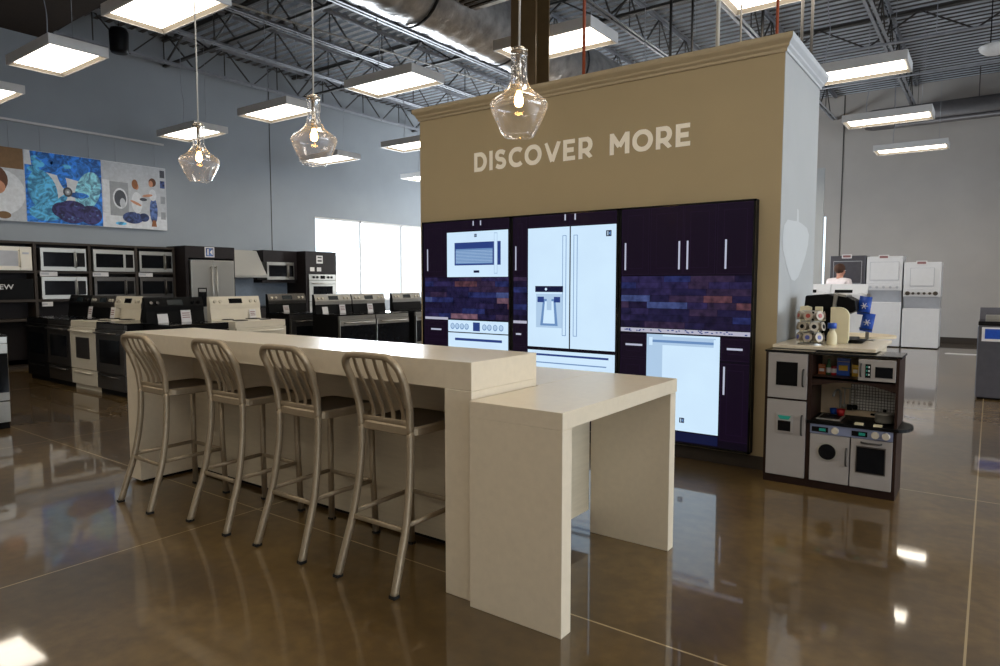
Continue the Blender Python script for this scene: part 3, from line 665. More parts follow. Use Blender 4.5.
for x in (-2.0, -.4, 2, 5): q.bar((x, 18.3, 5.45), (x, 18.3, ZC - .065), .02, .02, 'duct_grey')
tag(q.build('round_duct'), 'dark grey round duct along the far back wall', 'duct')
pipe('duct_pipe', [(-1.9, 17.8, 4.98), (XR, 17.8, 4.98)], .06, 'duct_grey', 'slim grey pipe running just below the round duct', 'pipe', 14, hang=(-1.5, 1, 5))
# speaker, dish
t = thing('pendant_speaker', 'black cylindrical speaker hanging at upper left near the largest box light', 'speaker', (-9.7, 4.5, 4.7))
q = MB(); q.lathe([(0, -.17), (.1, -.17), (.115, -.14), (.12, .1), (.1, .15), (0, .16)], (0, 0, 0), 'black', 24); q.build('speaker_body', t)
q = MB(); q.tube([(0, 0, .15), (0, 0, .86)], .005, 'black', 6); q.build('cord', t)
t = thing('ceiling_antenna', 'white dish shaped ceiling device hanging at the right photo edge', 'antenna', (-.10, 12.0, 4.62)); t.scale = (.62, .62, 1)
q = MB(); q.lathe([(0, .02), (.2, .03), (.3, .08), (.33, .13), (.31, .14), (.2, .10), (0, .09)], (0, 0, 0), 'white_plastic', 28); q.build('dish', t)
q = MB(); q.tube([(-.1, 0, .09), (-.1, 0, 1.4)], .012, 'black', 8).tube([(.12, 0, .09), (.12, 0, 1.4)], .018, 'black', 8); q.build('hanger_rod', t)

# ------------------------------------------------------------------ appliances
def F(q, x0, x1, y, z0, z1, m, d=.004): return q.box(x0, x1, y - d, y, z0, z1, m)
def make_range(name, label, kind, loc, rz, group=None):
    """front faces local -y; origin centre of front bottom"""
    P = dict(black=('black', 'black_gloss', 'black', 'oven_glass'), white=('enamel_white', 'enamel_white', 'enamel_white', 'stainless_dark'), steel=('stainless', 'black_gloss', 'stainless', 'oven_glass'), dark=('stainless_dark', 'black_gloss', 'stainless_dark', 'oven_glass'))[kind]
    t = thing(name, label, 'range', loc, rz, group); hw = .378; d = .64
    side = 'enamel_white' if kind == 'white' else 'black'
    MB().box(-hw, hw, .02, d, .0, .895, side).build('body', t)
    q = MB(); q.box(-hw, hw, -.01, d, .895, .915, P[1])
    for x, y, r in ((-.19, .17, .1), (.19, .17, .08), (-.19, .46, .08), (.19, .46, .1)):
        if kind == 'white':
            for k in range(3): q.lathe([(r - .028 * k, .918), (r - .028 * k - .006, .926), (r - .028 * k - .012, .918)], (x, y, 0), 'black', 20)
        else: q.lathe([(r, .9155), (r - .006, .9158)], (x, y, 0), 'stainless_dark', 24)
    q.build('cooktop', t, bev=.003)
    MB().box(-hw, hw, -.012, .02, .835, .895, P[0]).build('front_panel', t)
    q = MB(); q.box(-hw + .003, hw - .003, -.03, .02, .28, .83, P[0]); dr = q.build('oven_door', t, bev=.004)
    q = MB(); 
    if kind == 'white': F(q, -.2, .2, -.03, .42, .70, P[3])
    elif kind == 'steel': F(q, -.37, .37, -.03, .36, .74, P[3]); 
    else: F(q, -.27, .27, -.03, .40, .70, P[3])
    q.build('window', dr)
    q = MB(); q.tube([(-.3, -.075, .785), (.3, -.075, .785)], .013, P[2], 10)
    for x in (-.29, .29): q.bar((x, -.03, .785), (x, -.075, .785), .02, .02, P[2], ref=(0, 0, 1))
    q.build('handle', dr)
    q = MB(); q.box(-hw + .003, hw - .003, -.025, .02, .07, .27, P[0]); dw = q.build('drawer', t, bev=.004)
    q = MB(); q.tube([(-.25, -.05, .235), (.25, -.05, .235)], .01, P[2], 8)
    for x in (-.24, .24): q.bar((x, -.02, .235), (x, -.05, .235), .015, .015, P[2], ref=(0, 0, 1))
    q.build('handle', dw)
    # backguard, slanted
    q = MB(); q.prism([(d - .10, .915), (d, .915), (d, 1.225), (d - .04, 1.225), (d - .075, 1.12), (d - .075, 1.06)], 0, -hw, hw, {'steel': 'black', 'dark': 'black'}.get(kind, P[0])); bg = q.build('backguard', t)
    pm = P[0]
    nrm = Vector((0, -.9, .3)).normalized()
    def pt(x, s, o=0.0):   # s 0..1 up the slanted face
        return Vector((x, d - .075 + s * .035 - .006 - o, 1.12 - .06 * (1 - s) + .165 * s - .06 * s * 0))
    q = MB(); a = [(-hw, d - .081, 1.06), (hw, d - .081, 1.06), (hw, d - .081, 1.12), (hw, d - .045, 1.228), (-hw, d - .045, 1.228), (-hw, d - .081, 1.12)]
    q.add([a[0], a[1], a[2], a[5]], [(0, 1, 2, 3)], pm).add([a[5], a[2], a[3], a[4]], [(0, 1, 2, 3)], pm).box(-hw, hw, d - .045, d + .002, 1.222, 1.23, pm)
    q.build('control_panel', t)
    ax = Vector((0, -.95, .32))
    for x in (-.31, -.23, .23, .31):
        MB().cyl((x, d - .064, 1.16), ax, .024, .024, 'knob' if kind != 'black' else 'black_gloss', 14, .02).build('knob', t)
    q = MB(); z0, z1 = 1.135, 1.20; yy = lambda z: d - .081 + (z - 1.12) / .108 * .036 - .003
    q.add([(-.1, yy(z0), z0), (.1, yy(z0), z0), (.1, yy(z1), z1), (-.1, yy(z1), z1)], [(0, 1, 2, 3)], 'lcd' if kind != 'white' else 'black_gloss'); q.build('clock_display', t)
    return t
def card(x, y, z, rz, w_, h, lab, ink=False):
    q = MB(); q.prism([(0, 0), (.004, 0), (.03, h), (.026, h)], 0, -w_ / 2, w_ / 2, 'card')
    q.prism([(0.03, 0), (.06, 0), (.06, .003), (.03, .003)], 0, -w_ / 2, w_ / 2, 'card')
    q.prism([(0.0, 0), (.06, 0), (.06, .003), (.0, .003)], 0, -w_ / 2, w_ / 2, 'card')
    if ink:
        for k in range(3): q.add([(-w_ * .38, .026 * (.35 + k * .18) - .002, h * (.35 + k * .18)), (w_ * .38, .026 * (.35 + k * .18) - .002, h * (.35 + k * .18)), (w_ * .38, .026 * (.42 + k * .18) - .002, h * (.42 + k * .18)), (-w_ * .38, .026 * (.42 + k * .18) - .002, h * (.42 + k * .18))], [(0, 1, 2, 3)], 'card_ink')
    o = q.build('price_card'); o.location = (x, y, z); o.rotation_euler = (0, 0, rz); return tag(o, lab, 'price card', 'price cards standing on the ranges')
G = 'ranges on the sales floor'
YA = 3.88
make_range('kitchen_range', 'black range at the left end of the front row, leftmost of the row', 'black', (-11.16, YA, 0), 0, G)
make_range('kitchen_range', 'black range directly left of the white range in the front row', 'dark', (-10.40, YA, 0), 0, G)
make_range('kitchen_range', 'white range with dark oven window in the front row at left', 'white', (-9.64, YA, 0), 0, G)
make_range('kitchen_range', 'dark range right of the white one, beside the bar end', 'dark', (-8.88, YA, 0), 0, G)
R90 = PI / 2
make_range('kitchen_range', 'black range with white clock patch behind the left end of the bar', 'black', (-7.84, 4.46, 0), R90, G)
make_range('kitchen_range', 'white range with coil burners behind the bar', 'white', (-7.84, 5.31, 0), R90, G)
make_range('kitchen_range', 'dark stainless range right behind the white coil burner range', 'dark', (-9.2, 7.15, 0), R90, G)
make_range('kitchen_range', 'stainless range with black side, left of the pair below the window', 'steel', (-8.2, 7.32, 0), R90, G)
make_range('kitchen_range', 'stainless range, right one of the pair below the window', 'steel', (-8.2, 8.10, 0), R90, G)
make_range('kitchen_range', 'far stainless range left of the last one beside the left screen', 'steel', (-8.35, 9.2, 0), R90, G)
make_range('kitchen_range', 'farthest stainless range touching the edge of the left screen', 'steel', (-8.35, 10.05, 0), R90, G)
make_range('kitchen_range', 'stainless range cut off by the left photo edge in the foreground', 'steel', (-7.66, 2.01, 0), R90, G)
make_range('kitchen_range', 'dark range against the left wall under the microwave shelves', 'dark', (-12.15, 2.9, 0), R90, G)
# white clock patch on the black range
card(-8.36, 4.28, .915, R90, .13, .11, 'white price card standing on the black range behind the bar')
card(-8.36, 4.58, .915, R90, .13, .15, 'red printed price card standing on the black range behind the bar', True)
card(-8.36, 5.55, .915, R90, .10, .13, 'price card standing on the white coil burner range', True)
card(-9.65, 7.05, .915, R90, .11, .12, 'price card on the dark stainless range behind the white range', True)
card(-8.72, 7.12, .915, R90, .11, .11, 'pale blue price card at the left of the stainless pair')
card(-8.72, 7.48, .915, R90, .12, .14, 'second price card on the left range of the stainless pair', True)
card(-8.72, 8.10, .915, R90, .12, .14, 'price card on the right range of the stainless pair', True)
card(-8.87, 9.95, .915, R90, .14, .14, 'price card on the farthest stainless range beside the screen', True)
card(-10.50, 4.30, .915, 0, .12, .16, 'price card on the dark range left of the white range', True)
card(-9.85, 4.32, .915, 0, .12, .16, 'price card on the white range of the front row', True)

def make_microwave(label, kind, loc, rz, w_=.74, h=.38, d=.36, group='microwaves on the left wall shelves', handle=True):
    t = thing('microwave', label, 'microwave', loc, rz, group); hw = w_ / 2; b = {'s': 'stainless', 'w': 'enamel_white', 'd': 'stainless_dark'}[kind]
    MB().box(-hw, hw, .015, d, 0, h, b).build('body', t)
    q = MB(); q.box(-hw, hw * .52, -.01, .015, 0, h, b); dr = q.build('door', t, bev=.003)
    q = MB(); F(q, -hw * .88, hw * (.44), -.01, .07, h - .07, 'oven_glass' if kind != 'w' else 'panel_grey'); q.build('window', dr)
    q = MB()
    if handle:
        q.tube([(hw * .5, -.05, .05), (hw * .5, -.05, h - .05)], .011, b, 8)
        for z in (.06, h - .06): q.bar((hw * .5, -.01, z), (hw * .5, -.05, z), .015, .015, b)
        q.build('handle', dr)
    q = MB(); q.box(hw * .52 + .002, hw, -.01, .015, 0, h, b); F(q, hw * .56, hw * .94, -.01, .07, h - .07, 'black_gloss' if kind != 'w' else 'enamel_white')
    if kind == 'w': F(q, hw * .62, hw * .88, -.014, h - .12, h - .09, 'panel_grey')
    q.build('control_panel', t, bev=.003)
    return t
# microwave shelving on the left wall (faces +X): local frame with rz=90, local x -> world y
XS = -12.85
ys = [2.1, 2.88, 3.66, 4.47, 5.31, 6.11, 6.82]
t = thing('display_shelf', 'dark brown shelving on the left wall holding two rows of microwaves', 'shelf', (XL, ys[0], 0))
for y in ys: loc0(MB().box(XL + .02, XS, y - .022, y + .022, 0.0, 2.10, 'dark_brown').build('upright', t), t)
for z in (0.0, .78, 1.10, 1.58, 2.06):
    for ya, yb in zip(ys, ys[1:]): loc0(MB().box(XL + .02, XS, ya + .022, yb - .022, z, z + .04, 'dark_brown').build('shelf_board', t), t)
loc0(MB().box(XL + .005, XL + .02, ys[0], ys[-1], 0, 2.1, 'cab_dark').build('back_board', t), t)
top = [('w', 'white microwave on the top shelf at the left photo edge', 4.065, True), ('s', 'stainless microwave with arched handle, second on the top shelf', 4.89, True), ('s', 'stainless microwave without handle, third on the top shelf', 5.71, False), ('s', 'stainless microwave at the right end of the top shelf', 6.465, True)]
for k, l, y, hd in top: make_microwave(l, k, (XS + .02, y, 1.62), R90, .70 if y < 6 else .62, .385, .33, handle=hd)
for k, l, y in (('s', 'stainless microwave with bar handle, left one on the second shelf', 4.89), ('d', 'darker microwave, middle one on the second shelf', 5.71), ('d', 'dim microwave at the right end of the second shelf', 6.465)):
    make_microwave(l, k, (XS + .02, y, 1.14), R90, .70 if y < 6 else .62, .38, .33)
q = MB(); q.box(0, .30, -.36, .36, 0, .34, 'black'); o = q.build('promo_box'); o.location = (XL + .05, 4.07, 1.14); tag(o, 'black promotional box with white NEW print below the white microwave', 'box')
tx = text_obj('printed_text', [('NEW', -.22, .3505 - .05, .17, .08, .3)], 'card', .01, normal='x'); tx.parent = o
for y, z, w2, lab in ((4.66, 1.53, .26, 'shelf label under the second microwave of the top row'), (5.48, 1.53, .26, 'shelf label under the third microwave of the top row'), (6.27, 1.53, .26, 'shelf label under the last microwave of the top row'), (4.62, 1.02, .16, 'shelf label under the left microwave of the second row')):
    q = MB(); q.box(0, .006, -w2 / 2, w2 / 2, 0, .075, 'card'); F2 = [q.box(.006, .007, -w2 * .45, 0, .02, .055, 'panel_grey')]; o = q.build('shelf_label'); o.location = (XS + .001, y, z); tag(o, lab, 'label', 'shelf labels under the microwaves')

# posters on the left wall, hanging from rail
XP = XL + .06
q = MB(); q.box(XP - .02, XP + .02, 2.0, 6.85, 4.075, 4.11, 'fixture'); tag(q.build('banner_rail'), 'long white rail on the left wall above the posters', 'rail')
PK = [0]
def pq(q, pts, m, k): PK[0] = (PK[0] + 1) % 9; q.poly([(XP + .004 + .0008 * k + .00008 * PK[0], y, z) for y, z in pts], 'print_' + m)
def pe_(q, cy_, cz, ry, rz_, m, k, n=22, rot=0): pq(q, [(cy_ + ry * math.cos(a) * math.cos(rot) - rz_ * math.sin(a) * math.sin(rot), cz + ry * math.cos(a) * math.sin(rot) + rz_ * math.sin(a) * math.cos(rot)) for a in [2 * PI * i / n for i in range(n)]], m, k)
def clip(v, a, b): return max(a, min(b, v))
def poster(y0, y1, label, fn):
    t = thing('wall_poster', label, 'poster', (XP, (y0 + y1) / 2, 2.44), 0, 'posters hanging on the left wall'); z0, z1 = 2.44, 3.64
    q = MB(); q.box(XP - .004, XP + .003, y0, y1, z0, z1, 'print_white'); fn(q); loc0(q.build('print', t), t)
    for y in (y0 + .25, y1 - .2):
        q = MB(); q.tube([(XP, y, z1), (XP, y, 4.08)], .003, 'steel', 5); loc0(q.build('hanging_wire', t), t)
def p1(q):
    pq(q, [(3.28, 3.30), (4.47, 3.30), (4.47, 3.64), (3.28, 3.64)], 'wood', 1); pq(q, [(3.28, 2.44), (4.47, 2.44), (4.47, 3.30), (3.28, 3.30)], 'pale', 1)
    pe_(q, 4.1, 2.9, .38, .38, 'white', 2); pe_(q, 4.02, 3.1, .22, .24, 'hair', 3); pe_(q, 4.06, 2.98, .14, .12, 'skin', 4); pe_(q, 4.16, 2.53, .1, .06, 'wood', 3)
def p2(q):
    y0, y1, z0, z1 = 4.485, 5.685, 2.445, 3.635; R = random.Random(4)
    pq(q, [(y0, z0), (y1, z0), (y1, z1), (y0, z1)], 'blue', 1)
    for k in range(16):
        a = R.uniform(y0 + .12, y1 - .12); b = R.uniform(3.25, 3.54); pe_(q, a, b, R.uniform(.06, .11), R.uniform(.03, .08), R.choice(['blue', 'azure', 'blue', 'denim']), 2 + k * .2)
    pq(q, [(4.8, 3.3), (5.35, 3.2), (5.4, 2.85), (5.2, 2.75), (4.95, 2.85)], 'white', 6)
    pe_(q, 4.74, 2.98, .22, .36, 'azure', 7, rot=.2); pe_(q, 5.45, 3.05, .2, .36, 'sky', 7, rot=-.3); pe_(q, 4.78, 2.62, .26, .14, 'azure', 7)
    pe_(q, 5.03, 3.25, .06, .22, 'blue', 8, rot=.3); pe_(q, 4.98, 2.80, .06, .2, 'azure', 8, rot=-.7); pe_(q, 5.3, 2.96, .16, .05, 'blue', 8)
    pe_(q, 5.18, 2.66, .26, .2, 'navy', 9); pe_(q, 5.48, 2.63, .19, .17, 'navy', 9.2); pe_(q, 5.0, 2.68, .14, .13, 'navy', 9.4)
    for k in range(14): pe_(q, R.uniform(5.0, 5.6), R.uniform(2.52, 2.78), .02, .012, 'denim', 10 + k * .1)
    pe_(q, 5.12, 3.0, .075, .085, 'dgrey', 12); pe_(q, 5.12, 3.0, .045, .05, 'grey', 13); pe_(q, 5.12, 3.0, .02, .022, 'white', 14)
    pq(q, [(y0, 3.4), (y0 + .1, 3.4), (y0 + .08, z1), (y0, z1)], 'white', 4)
def p3(q):
    pq(q, [(5.69, 2.7), (6.86, 2.7), (6.86, 3.63), (5.69, 3.63)], 'pale', 1); pq(q, [(5.69, 2.445), (6.86, 2.445), (6.86, 2.7), (5.69, 2.7)], 'white', 1)
    pq(q, [(5.70, 2.72), (5.82, 2.68), (5.82, 3.3), (5.70, 3.3)], 'white', 2); pq(q, [(5.82, 2.66), (6.15, 2.66), (6.15, 3.28), (5.82, 3.28)], 'grey', 2)
    pe_(q, 6.0, 2.98, .13, .19, 'white', 3); pe_(q, 6.0, 2.98, .105, .155, 'dgrey', 4); pe_(q, 6.04, 2.9, .05, .09, 'pale', 5)
    pe_(q, 6.22, 2.64, .19, .11, 'jeans', 6); pe_(q, 6.42, 2.66, .1, .08, 'jeans', 6.3); pe_(q, 6.3, 2.93, .1, .2, 'white', 7); pe_(q, 6.27, 3.27, .055, .09, 'ginger', 7.5); pe_(q, 6.3, 3.23, .04, .06, 'skin', 8)
    pe_(q, 6.28, 2.92, .11, .025, 'skin', 8.3, rot=-.4); pe_(q, 6.42, 3.0, .07, .03, 'dgrey', 8.5)
    pe_(q, 6.61, 2.8, .075, .25, 'denim', 9); pe_(q, 6.6, 3.1, .07, .11, 'white', 9.3); pe_(q, 6.6, 3.34, .07, .08, 'hair', 9.5); pe_(q, 6.57, 3.31, .04, .06, 'skin', 10); pe_(q, 6.5, 3.08, .1, .025, 'skin', 10.2, rot=.2)
    pq(q, [(6.56, 2.5), (6.66, 2.5), (6.64, 2.62), (6.58, 2.62)], 'ginger', 9.6)
    for k, (z, m) in enumerate(((3.45, 'dgrey'), (3.25, 'jeans'), (2.95, 'grey'), (2.65, 'grey'))): pq(q, [(6.75, z), (6.84, z), (6.84, z + .14), (6.75, z + .14)], m, 3)
    pe_(q, 6.0, 2.52, .1, .03, 'azure', 3)
poster(3.28, 4.475, 'poster of a person in white, cut off by the left photo edge', p1)
poster(4.48, 5.69, 'bright blue poster of gathered fabric around a metal ring', p2)
poster(5.695, 6.865, 'poster of a kneeling woman and a child beside a front loading washer', p3)

# kitchen mock-up on the left wall
XT = -12.5
t = thing('refrigerator_cabinet', 'dark cabinet surround framing the stainless refrigerator', 'cabinet', (XL, 7.39, 0))
for y0, y1 in ((6.86, 6.92), (7.865, 7.90)): loc0(MB().box(XL + .01, XT, y0, y1, 0, 2.13, 'cab_dark').build('side_panel', t), t)
loc0(MB().box(XL + .01, XT, 6.92, 7.865, 1.90, 2.13, 'cab_dark').build('top_box', t), t)
q = MB(); q.box(0, .004, -.1, .1, -.1, .1, 'card')
q.box(.004, .005, -.08, .08, -.08, .08, 'print_denim').box(.005, .006, -.05, -.02, -.06, .06, 'card'); q.poly([(.0065, .0, 0), (.0065, .06, .06), (.0065, .06, -.06)], 'card')
o = q.build('logo_plate'); o.location = (XT, 7.36, 2.02); tag(o, 'square white and blue logo plate above the stainless refrigerator', 'sign')
t = thing('refrigerator', 'stainless french door refrigerator in the dark cabinet surround', 'refrigerator', (XT + .03, 7.39, 0), R90)
MB().box(-.455, .455, .03, .62, .02, 1.86, 'stainless_dark').build('body', t)
for s in (-1, 1):
    q = MB(); q.box(min(0.003 * s, .455 * s), max(.003 * s, .455 * s), -.03, .03, .65, 1.86, 'stainless'); dr = q.build('door', t, bev=.006)
    q = MB(); q.tube([(s * .05, -.08, .75), (s * .05, -.08, 1.75)], .014, 'stainless', 10)
    for z in (.78, 1.72): q.bar((s * .05, -.03, z), (s * .05, -.08, z), .02, .02, 'stainless')
    q.build('handle', dr)
    if s == -1: q = MB(); F(q, -.33, -.15, -.03, .95, 1.32, 'black_gloss'); F(q, -.31, -.17, -.034, 1.24, 1.30, 'stainless'); q.build('water_dispenser', dr)
q = MB(); q.box(-.455, .455, -.03, .03, .05, .64, 'stainless'); dr = q.build('freezer_drawer', t, bev=.006)
q = MB(); q.tube([(-.38, -.08, .56), (.38, -.08, .56)], .014, 'stainless', 10)
for x in (-.36, .36): q.bar((x, -.03, .56), (x, -.08, .56), .02, .02, 'stainless', ref=(0, 0, 1))
q.build('handle', dr)
t = thing('base_cabinet', 'dark base cabinet run with countertop under the hood and small microwave', 'cabinet', (0, 0, 0))
MB().box(XL + .01, -12.6, 7.91, 9.65, 0, .88, 'cab_dark').build('carcass', t); MB().box(XL + .01, -12.56, 7.91, 9.65, .88, .92, 'black_gloss').build('countertop', t)
q = MB(); q.box(XL + .005, XL + .02, 7.905, 9.65, .925, 1.5, 'backsplash'); tag(q.build('backsplash_panel'), 'blue grey backsplash panel below the range hood', 'panel')
t = thing('range_hood', 'stainless flared wall hood right of the stainless refrigerator', 'hood', (0, 0, 0))
q = MB(); a = (XL + .02, -12.75); vs = [(a[0], 7.93, 2.1), (a[1], 7.93, 2.1), (a[0], 8.58, 2.1), (a[1], 8.58, 2.1), (a[0], 7.93, 1.58), (-12.6, 7.93, 1.58), (a[0], 8.72, 1.58), (-12.6, 8.72, 1.58)]
q.add(vs, [(0, 1, 3, 2), (0, 4, 5, 1), (1, 5, 7, 3), (3, 7, 6, 2), (0, 2, 6, 4), (4, 6, 7, 5)], 'stainless'); q.build('canopy', t)
MB().box(a[0], -12.58, 7.93, 8.72, 1.53, 1.58, 'stainless').build('rim', t)
q = MB(); q.box(XL + .01, -12.8, 8.78, 9.65, 1.88, 2.13, 'cab_dark').box(XL + .01, -12.86, 8.78, 9.65, 1.42, 1.48, 'cab_dark').box(XL + .01, -12.80, 9.57, 9.65, 1.48, 1.88, 'cab_dark').box(XL + .01, XL + .03, 8.78, 9.57, 1.48, 1.88, 'cab_dark')
tag(q.build('upper_cabinet'), 'dark upper cabinet around the small microwave next to the hood', 'cabinet')
make_microwave('white faced microwave mounted right of the range hood', 's', (-12.78, 9.2, 1.485), R90, .70, .39, .36, group=None)
t = thing('oven_cabinet', 'tall dark cabinet holding the wall oven beside the bright window', 'cabinet', (XL, 10.1, 0))
for y0, y1 in ((9.66, 9.73), (10.5, 10.54)): loc0(MB().box(XL + .01, XT, y0, y1, 0, 2.13, 'cab_dark').build('side_panel', t), t)
loc0(MB().box(XL + .01, XT, 9.73, 10.5, 1.62, 2.13, 'cab_dark').build('upper_box', t), t)
loc0(MB().box(XL + .01, XT, 9.73, 10.5, 0, .5, 'cab_dark').build('lower_box', t), t)
q = MB(); q.box(0, .004, -.09, .09, -.09, .09, 'card').box(.004, .005, -.06, .06, .03, .06, 'steel_dark').box(.004, .005, -.06, .06, -.05, -.01, 'steel_dark')
o = q.build('logo_plate'); o.location = (XT, 10.05, 1.95); tag(o, 'small white logo plate on the tall oven cabinet', 'sign')
for y in (9.84, 10.03): q = MB(); q.box(0, .003, -.06, .06, 0, .09, 'card'); o = q.build('notice_card'); o.location = (XT, y, 1.68); tag(o, 'white notice card on the oven cabinet, %s one of two' % ('left' if y < 9.9 else 'right'), 'card')
t = thing('wall_oven', 'stainless double wall oven built into the tall dark cabinet', 'oven', (XT + .01, 10.115, .5), R90); t.scale = (.92, 1, 1)
MB().box(-.4, .4, .02, .55, .01, 1.1, 'black').build('body', t)
q = MB(); q.box(-.42, .42, -.01, .02, .98, 1.11, 'stainless'); q.build('control_panel', t)
for x in (-.28, -.17, .17, .28): MB().cyl((x, -.01, 1.045), (0, -1, 0), .028, .02, 'black', 14).build('knob', t)
q = MB(); F(q, -.07, .07, -.01, 1.01, 1.08, 'black_gloss'); q.build('clock_display', t)
for z0, z1 in ((.5, .97), (.02, .49)):
    q = MB(); q.box(-.42, .42, -.02, .02, z0, z1, 'stainless'); dr = q.build('oven_door', t)
    q = MB(); F(q, -.3, .3, -.02, z0 + .08, z1 - .13, 'oven_glass'); q.build('window', dr)
    q = MB(); q.tube([(-.34, -.07, z1 - .07), (.34, -.07, z1 - .07)], .012, 'stainless', 8)
    for x in (-.32, .32): q.bar((x, -.02, z1 - .07), (x, -.07, z1 - .07), .016, .016, 'stainless', ref=(0, 0, 1))
    q.build('handle', dr)

# ------------------------------------------------------------------ toy kitchen
TX0, TX1, TY = -1.27, -.45, 4.935
t = thing('toy_kitchen', 'dark wooden toy kitchen with grey doors standing by the wall corner', 'toy kitchen', (TX0, TY, 0))
D = .36; Wd = TX1 - TX0
q = MB(); fr = .018; px = .293
q.box(0, Wd, .01, D, 0, .06, 'toy_frame').box(0, fr, 0, D, .06, .93, 'toy_frame').box(px - .012, px + .012, 0, D, .06, .93, 'toy_frame').box(Wd - fr, Wd, 0, D, .06, .93, 'toy_frame')
q.box(fr, px, .01, D - .01, .06, .915, 'toy_frame').box(px, Wd - fr, .01, D - .01, .06, .45, 'toy_frame').box(px, Wd - fr, 0.005, D, .76, .775, 'toy_frame')
# arched valance
arch = [(px, .755), (px, .775), (Wd - fr, .775), (Wd - fr, .705)] + [(px + (Wd - fr - px) * (1 - k / 12), .705 + .045 * math.sin(PI * k / 12)) for k in range(1, 12)] + [(px, .715)]
q.prism([(p[0], p[1]) for p in arch], 1, .005, .02, 'toy_frame')
q.build('frame', t)
q = MB(); q.box(-.005, px + .02, -.008, D, .93, .945, 'black_gloss').box(px - .02, Wd + .008, .012, D, .925, .94, 'black_gloss'); q.build('top_board', t)
q = MB(); q.box(px, Wd - fr, D - .02, D - .005, .46, .92, 'toy_back'); q.build('back_panel', t)
q = MB(); gx0, gx1, gz0, gz1 = .50, Wd - fr, .52, .70
q.box(gx0, gx1, D - .024, D - .02, gz0, gz1, 'tile_pale')
for k in range(17): x = gx0 + (gx1 - gx0) * k / 16; q.box(x - .0015, x + .0015, D - .026, D - .024, gz0, gz1, 'steel_dark')
for k in range(10): z = gz0 + (gz1 - gz0) * k / 9; q.box(gx0, gx1, D - .026, D - .024, z - .0015, z + .0015, 'steel_dark')
q.build('tile_splashback', t)
q = MB(); cp = [(px - .01, -.02), (Wd + .01, -.02)] + [(Wd + .01 + .07 * math.sin(a), .14 - .15 * math.cos(a)) for a in [PI * i / 10 for i in range(1, 10)]] + [(Wd + .01, .30), (Wd + .0, D - .02), (px - .01, D - .02)]
q.prism(cp, 2, .455, .475, 'black'); q.build('countertop', t)
def tdoor(name, x0, x1, z0, z1, handle, extra):
    q = MB(); q.box(x0, x1, -.012, .01, z0, z1, 'toy_door'); d_ = q.build(name, t, bev=.002)
    q = MB(); hx, ha, hb, ver = handle
    if ver: q.sweep(catmull([(hx, -.012, ha), (hx, -.03, ha + .015), (hx, -.034, (ha + hb) / 2), (hx, -.03, hb - .015), (hx, -.012, hb)], 3), rr(.012, .008), 'steel_dark')
    else: q.sweep(catmull([(ha, -.012, hx), (ha + .015, -.03, hx), ((ha + hb) / 2, -.034, hx), (hb - .015, -.03, hx), (hb, -.012, hx)], 3), rr(.012, .008), 'steel_dark', ref=(0, 0, 1))
    q.build('handle', d_); extra(d_)
def ex1(d_):
    q = MB(); q.box(.075, .215, -.015, -.012, .70, .865, 'black'); q.build('window', d_)
    q = MB(); q.box(.11, .17, -.014, -.012, .675, .682, 'toy_grey'); q.build('badge', d_)
def ex2(d_):
    q = MB(); q.box(.085, .195, -.022, -.012, .37, .50, 'toy_door'); w2 = q.build('ice_dispenser', d_, bev=.003)
    q = MB(); q.prism([(.095, .488), (.185, .488), (.168, .462), (.112, .462)], 1, -.025, -.022, 'lcd_green').box(.098, .182, -.024, -.022, .38, .452, 'black'); q.build('dispenser_opening', d_)
def ex3(d_):
    q = MB(); q.cyl((.418, -.012, .27), (0, -1, 0), .062, .004, 'toy_grey', 28).cyl((.418, -.016, .27), (0, -1, 0), .054, .002, 'oven_glass', 28); q.build('porthole', d_)
def ex4(d_):
    q = MB(); q.box(.592, .765, -.015, -.012, .16, .34, 'stainless_dark').box(.598, .759, -.017, -.015, .167, .332, 'oven_glass'); q.build('window', d_)
def ex5(d_):
    q = MB(); q.box(.685, .785, -.015, -.012, .80, .87, 'oven_glass'); q.build('window', d_)
    q = MB(); q.box(.628, .66, -.016, -.012, .795, .885, 'black')
    for z in (.81, .835, .86): q.box(.633, .641, -.018, -.016, z, z + .012, 'lcd_green').box(.646, .654, -.018, -.016, z, z + .012, 'card')
    q.build('keypad', d_)
tdoor('freezer_door', .02, .276, .61, .925, (.252, .70, .82, True), ex1)
tdoor('refrigerator_door', .02, .276, .06, .595, (.252, .36, .50, True), ex2)
tdoor('washer_door', .309, .552, .06, .385, (.535, .19, .31, True), ex3)
tdoor('oven_door', .56, .80, .06, .385, (.365, .62, .74, False), ex4)
tdoor('microwave_door', .588, .80, .775, .915, (.602, .80, .885, True), ex5)
q = MB(); q.box(.307, .80, -.012, .012, .39, .452, 'toy_panel'); q.build('control_panel', t)
q = MB(); q.box(.318, .42, -.016, -.012, .402, .436, 'black').box(.365, .405, -.018, -.016, .41, .428, 'lcd_green'); q.build('clock_display', t)
q = MB(); q.box(.562, .655, -.016, -.012, .402, .436, 'black').box(.605, .642, -.018, -.016, .41, .428, 'lcd_green'); q.build('clock_display', t)
for x in (.462, .70, .762): MB().cyl((x, -.012, .42), (0, -1, 0), .024, .018, 'knob', 18, .02).build('knob', t)
q = MB(); q.cyl((.53 + .04, .12, .475), (0, 0, 1), .055, .006, 'black', 18).cyl((.73, .16, .475), (0, 0, 1), .06, .006, 'black', 18); q.build('burner', t)
q = MB(); q.box(.33, .48, .06, .26, .475, .483, 'toy_grey').box(.345, .465, .08, .24, .483, .485, 'black'); q.build('sink', t)
q = MB(); q.tube(catmull([(.44, .29, .475), (.44, .29, .62), (.43, .26, .66), (.415, .2, .65), (.41, .19, .62)], 5), .008, 'toy_grey', 8); q.build('faucet', t)
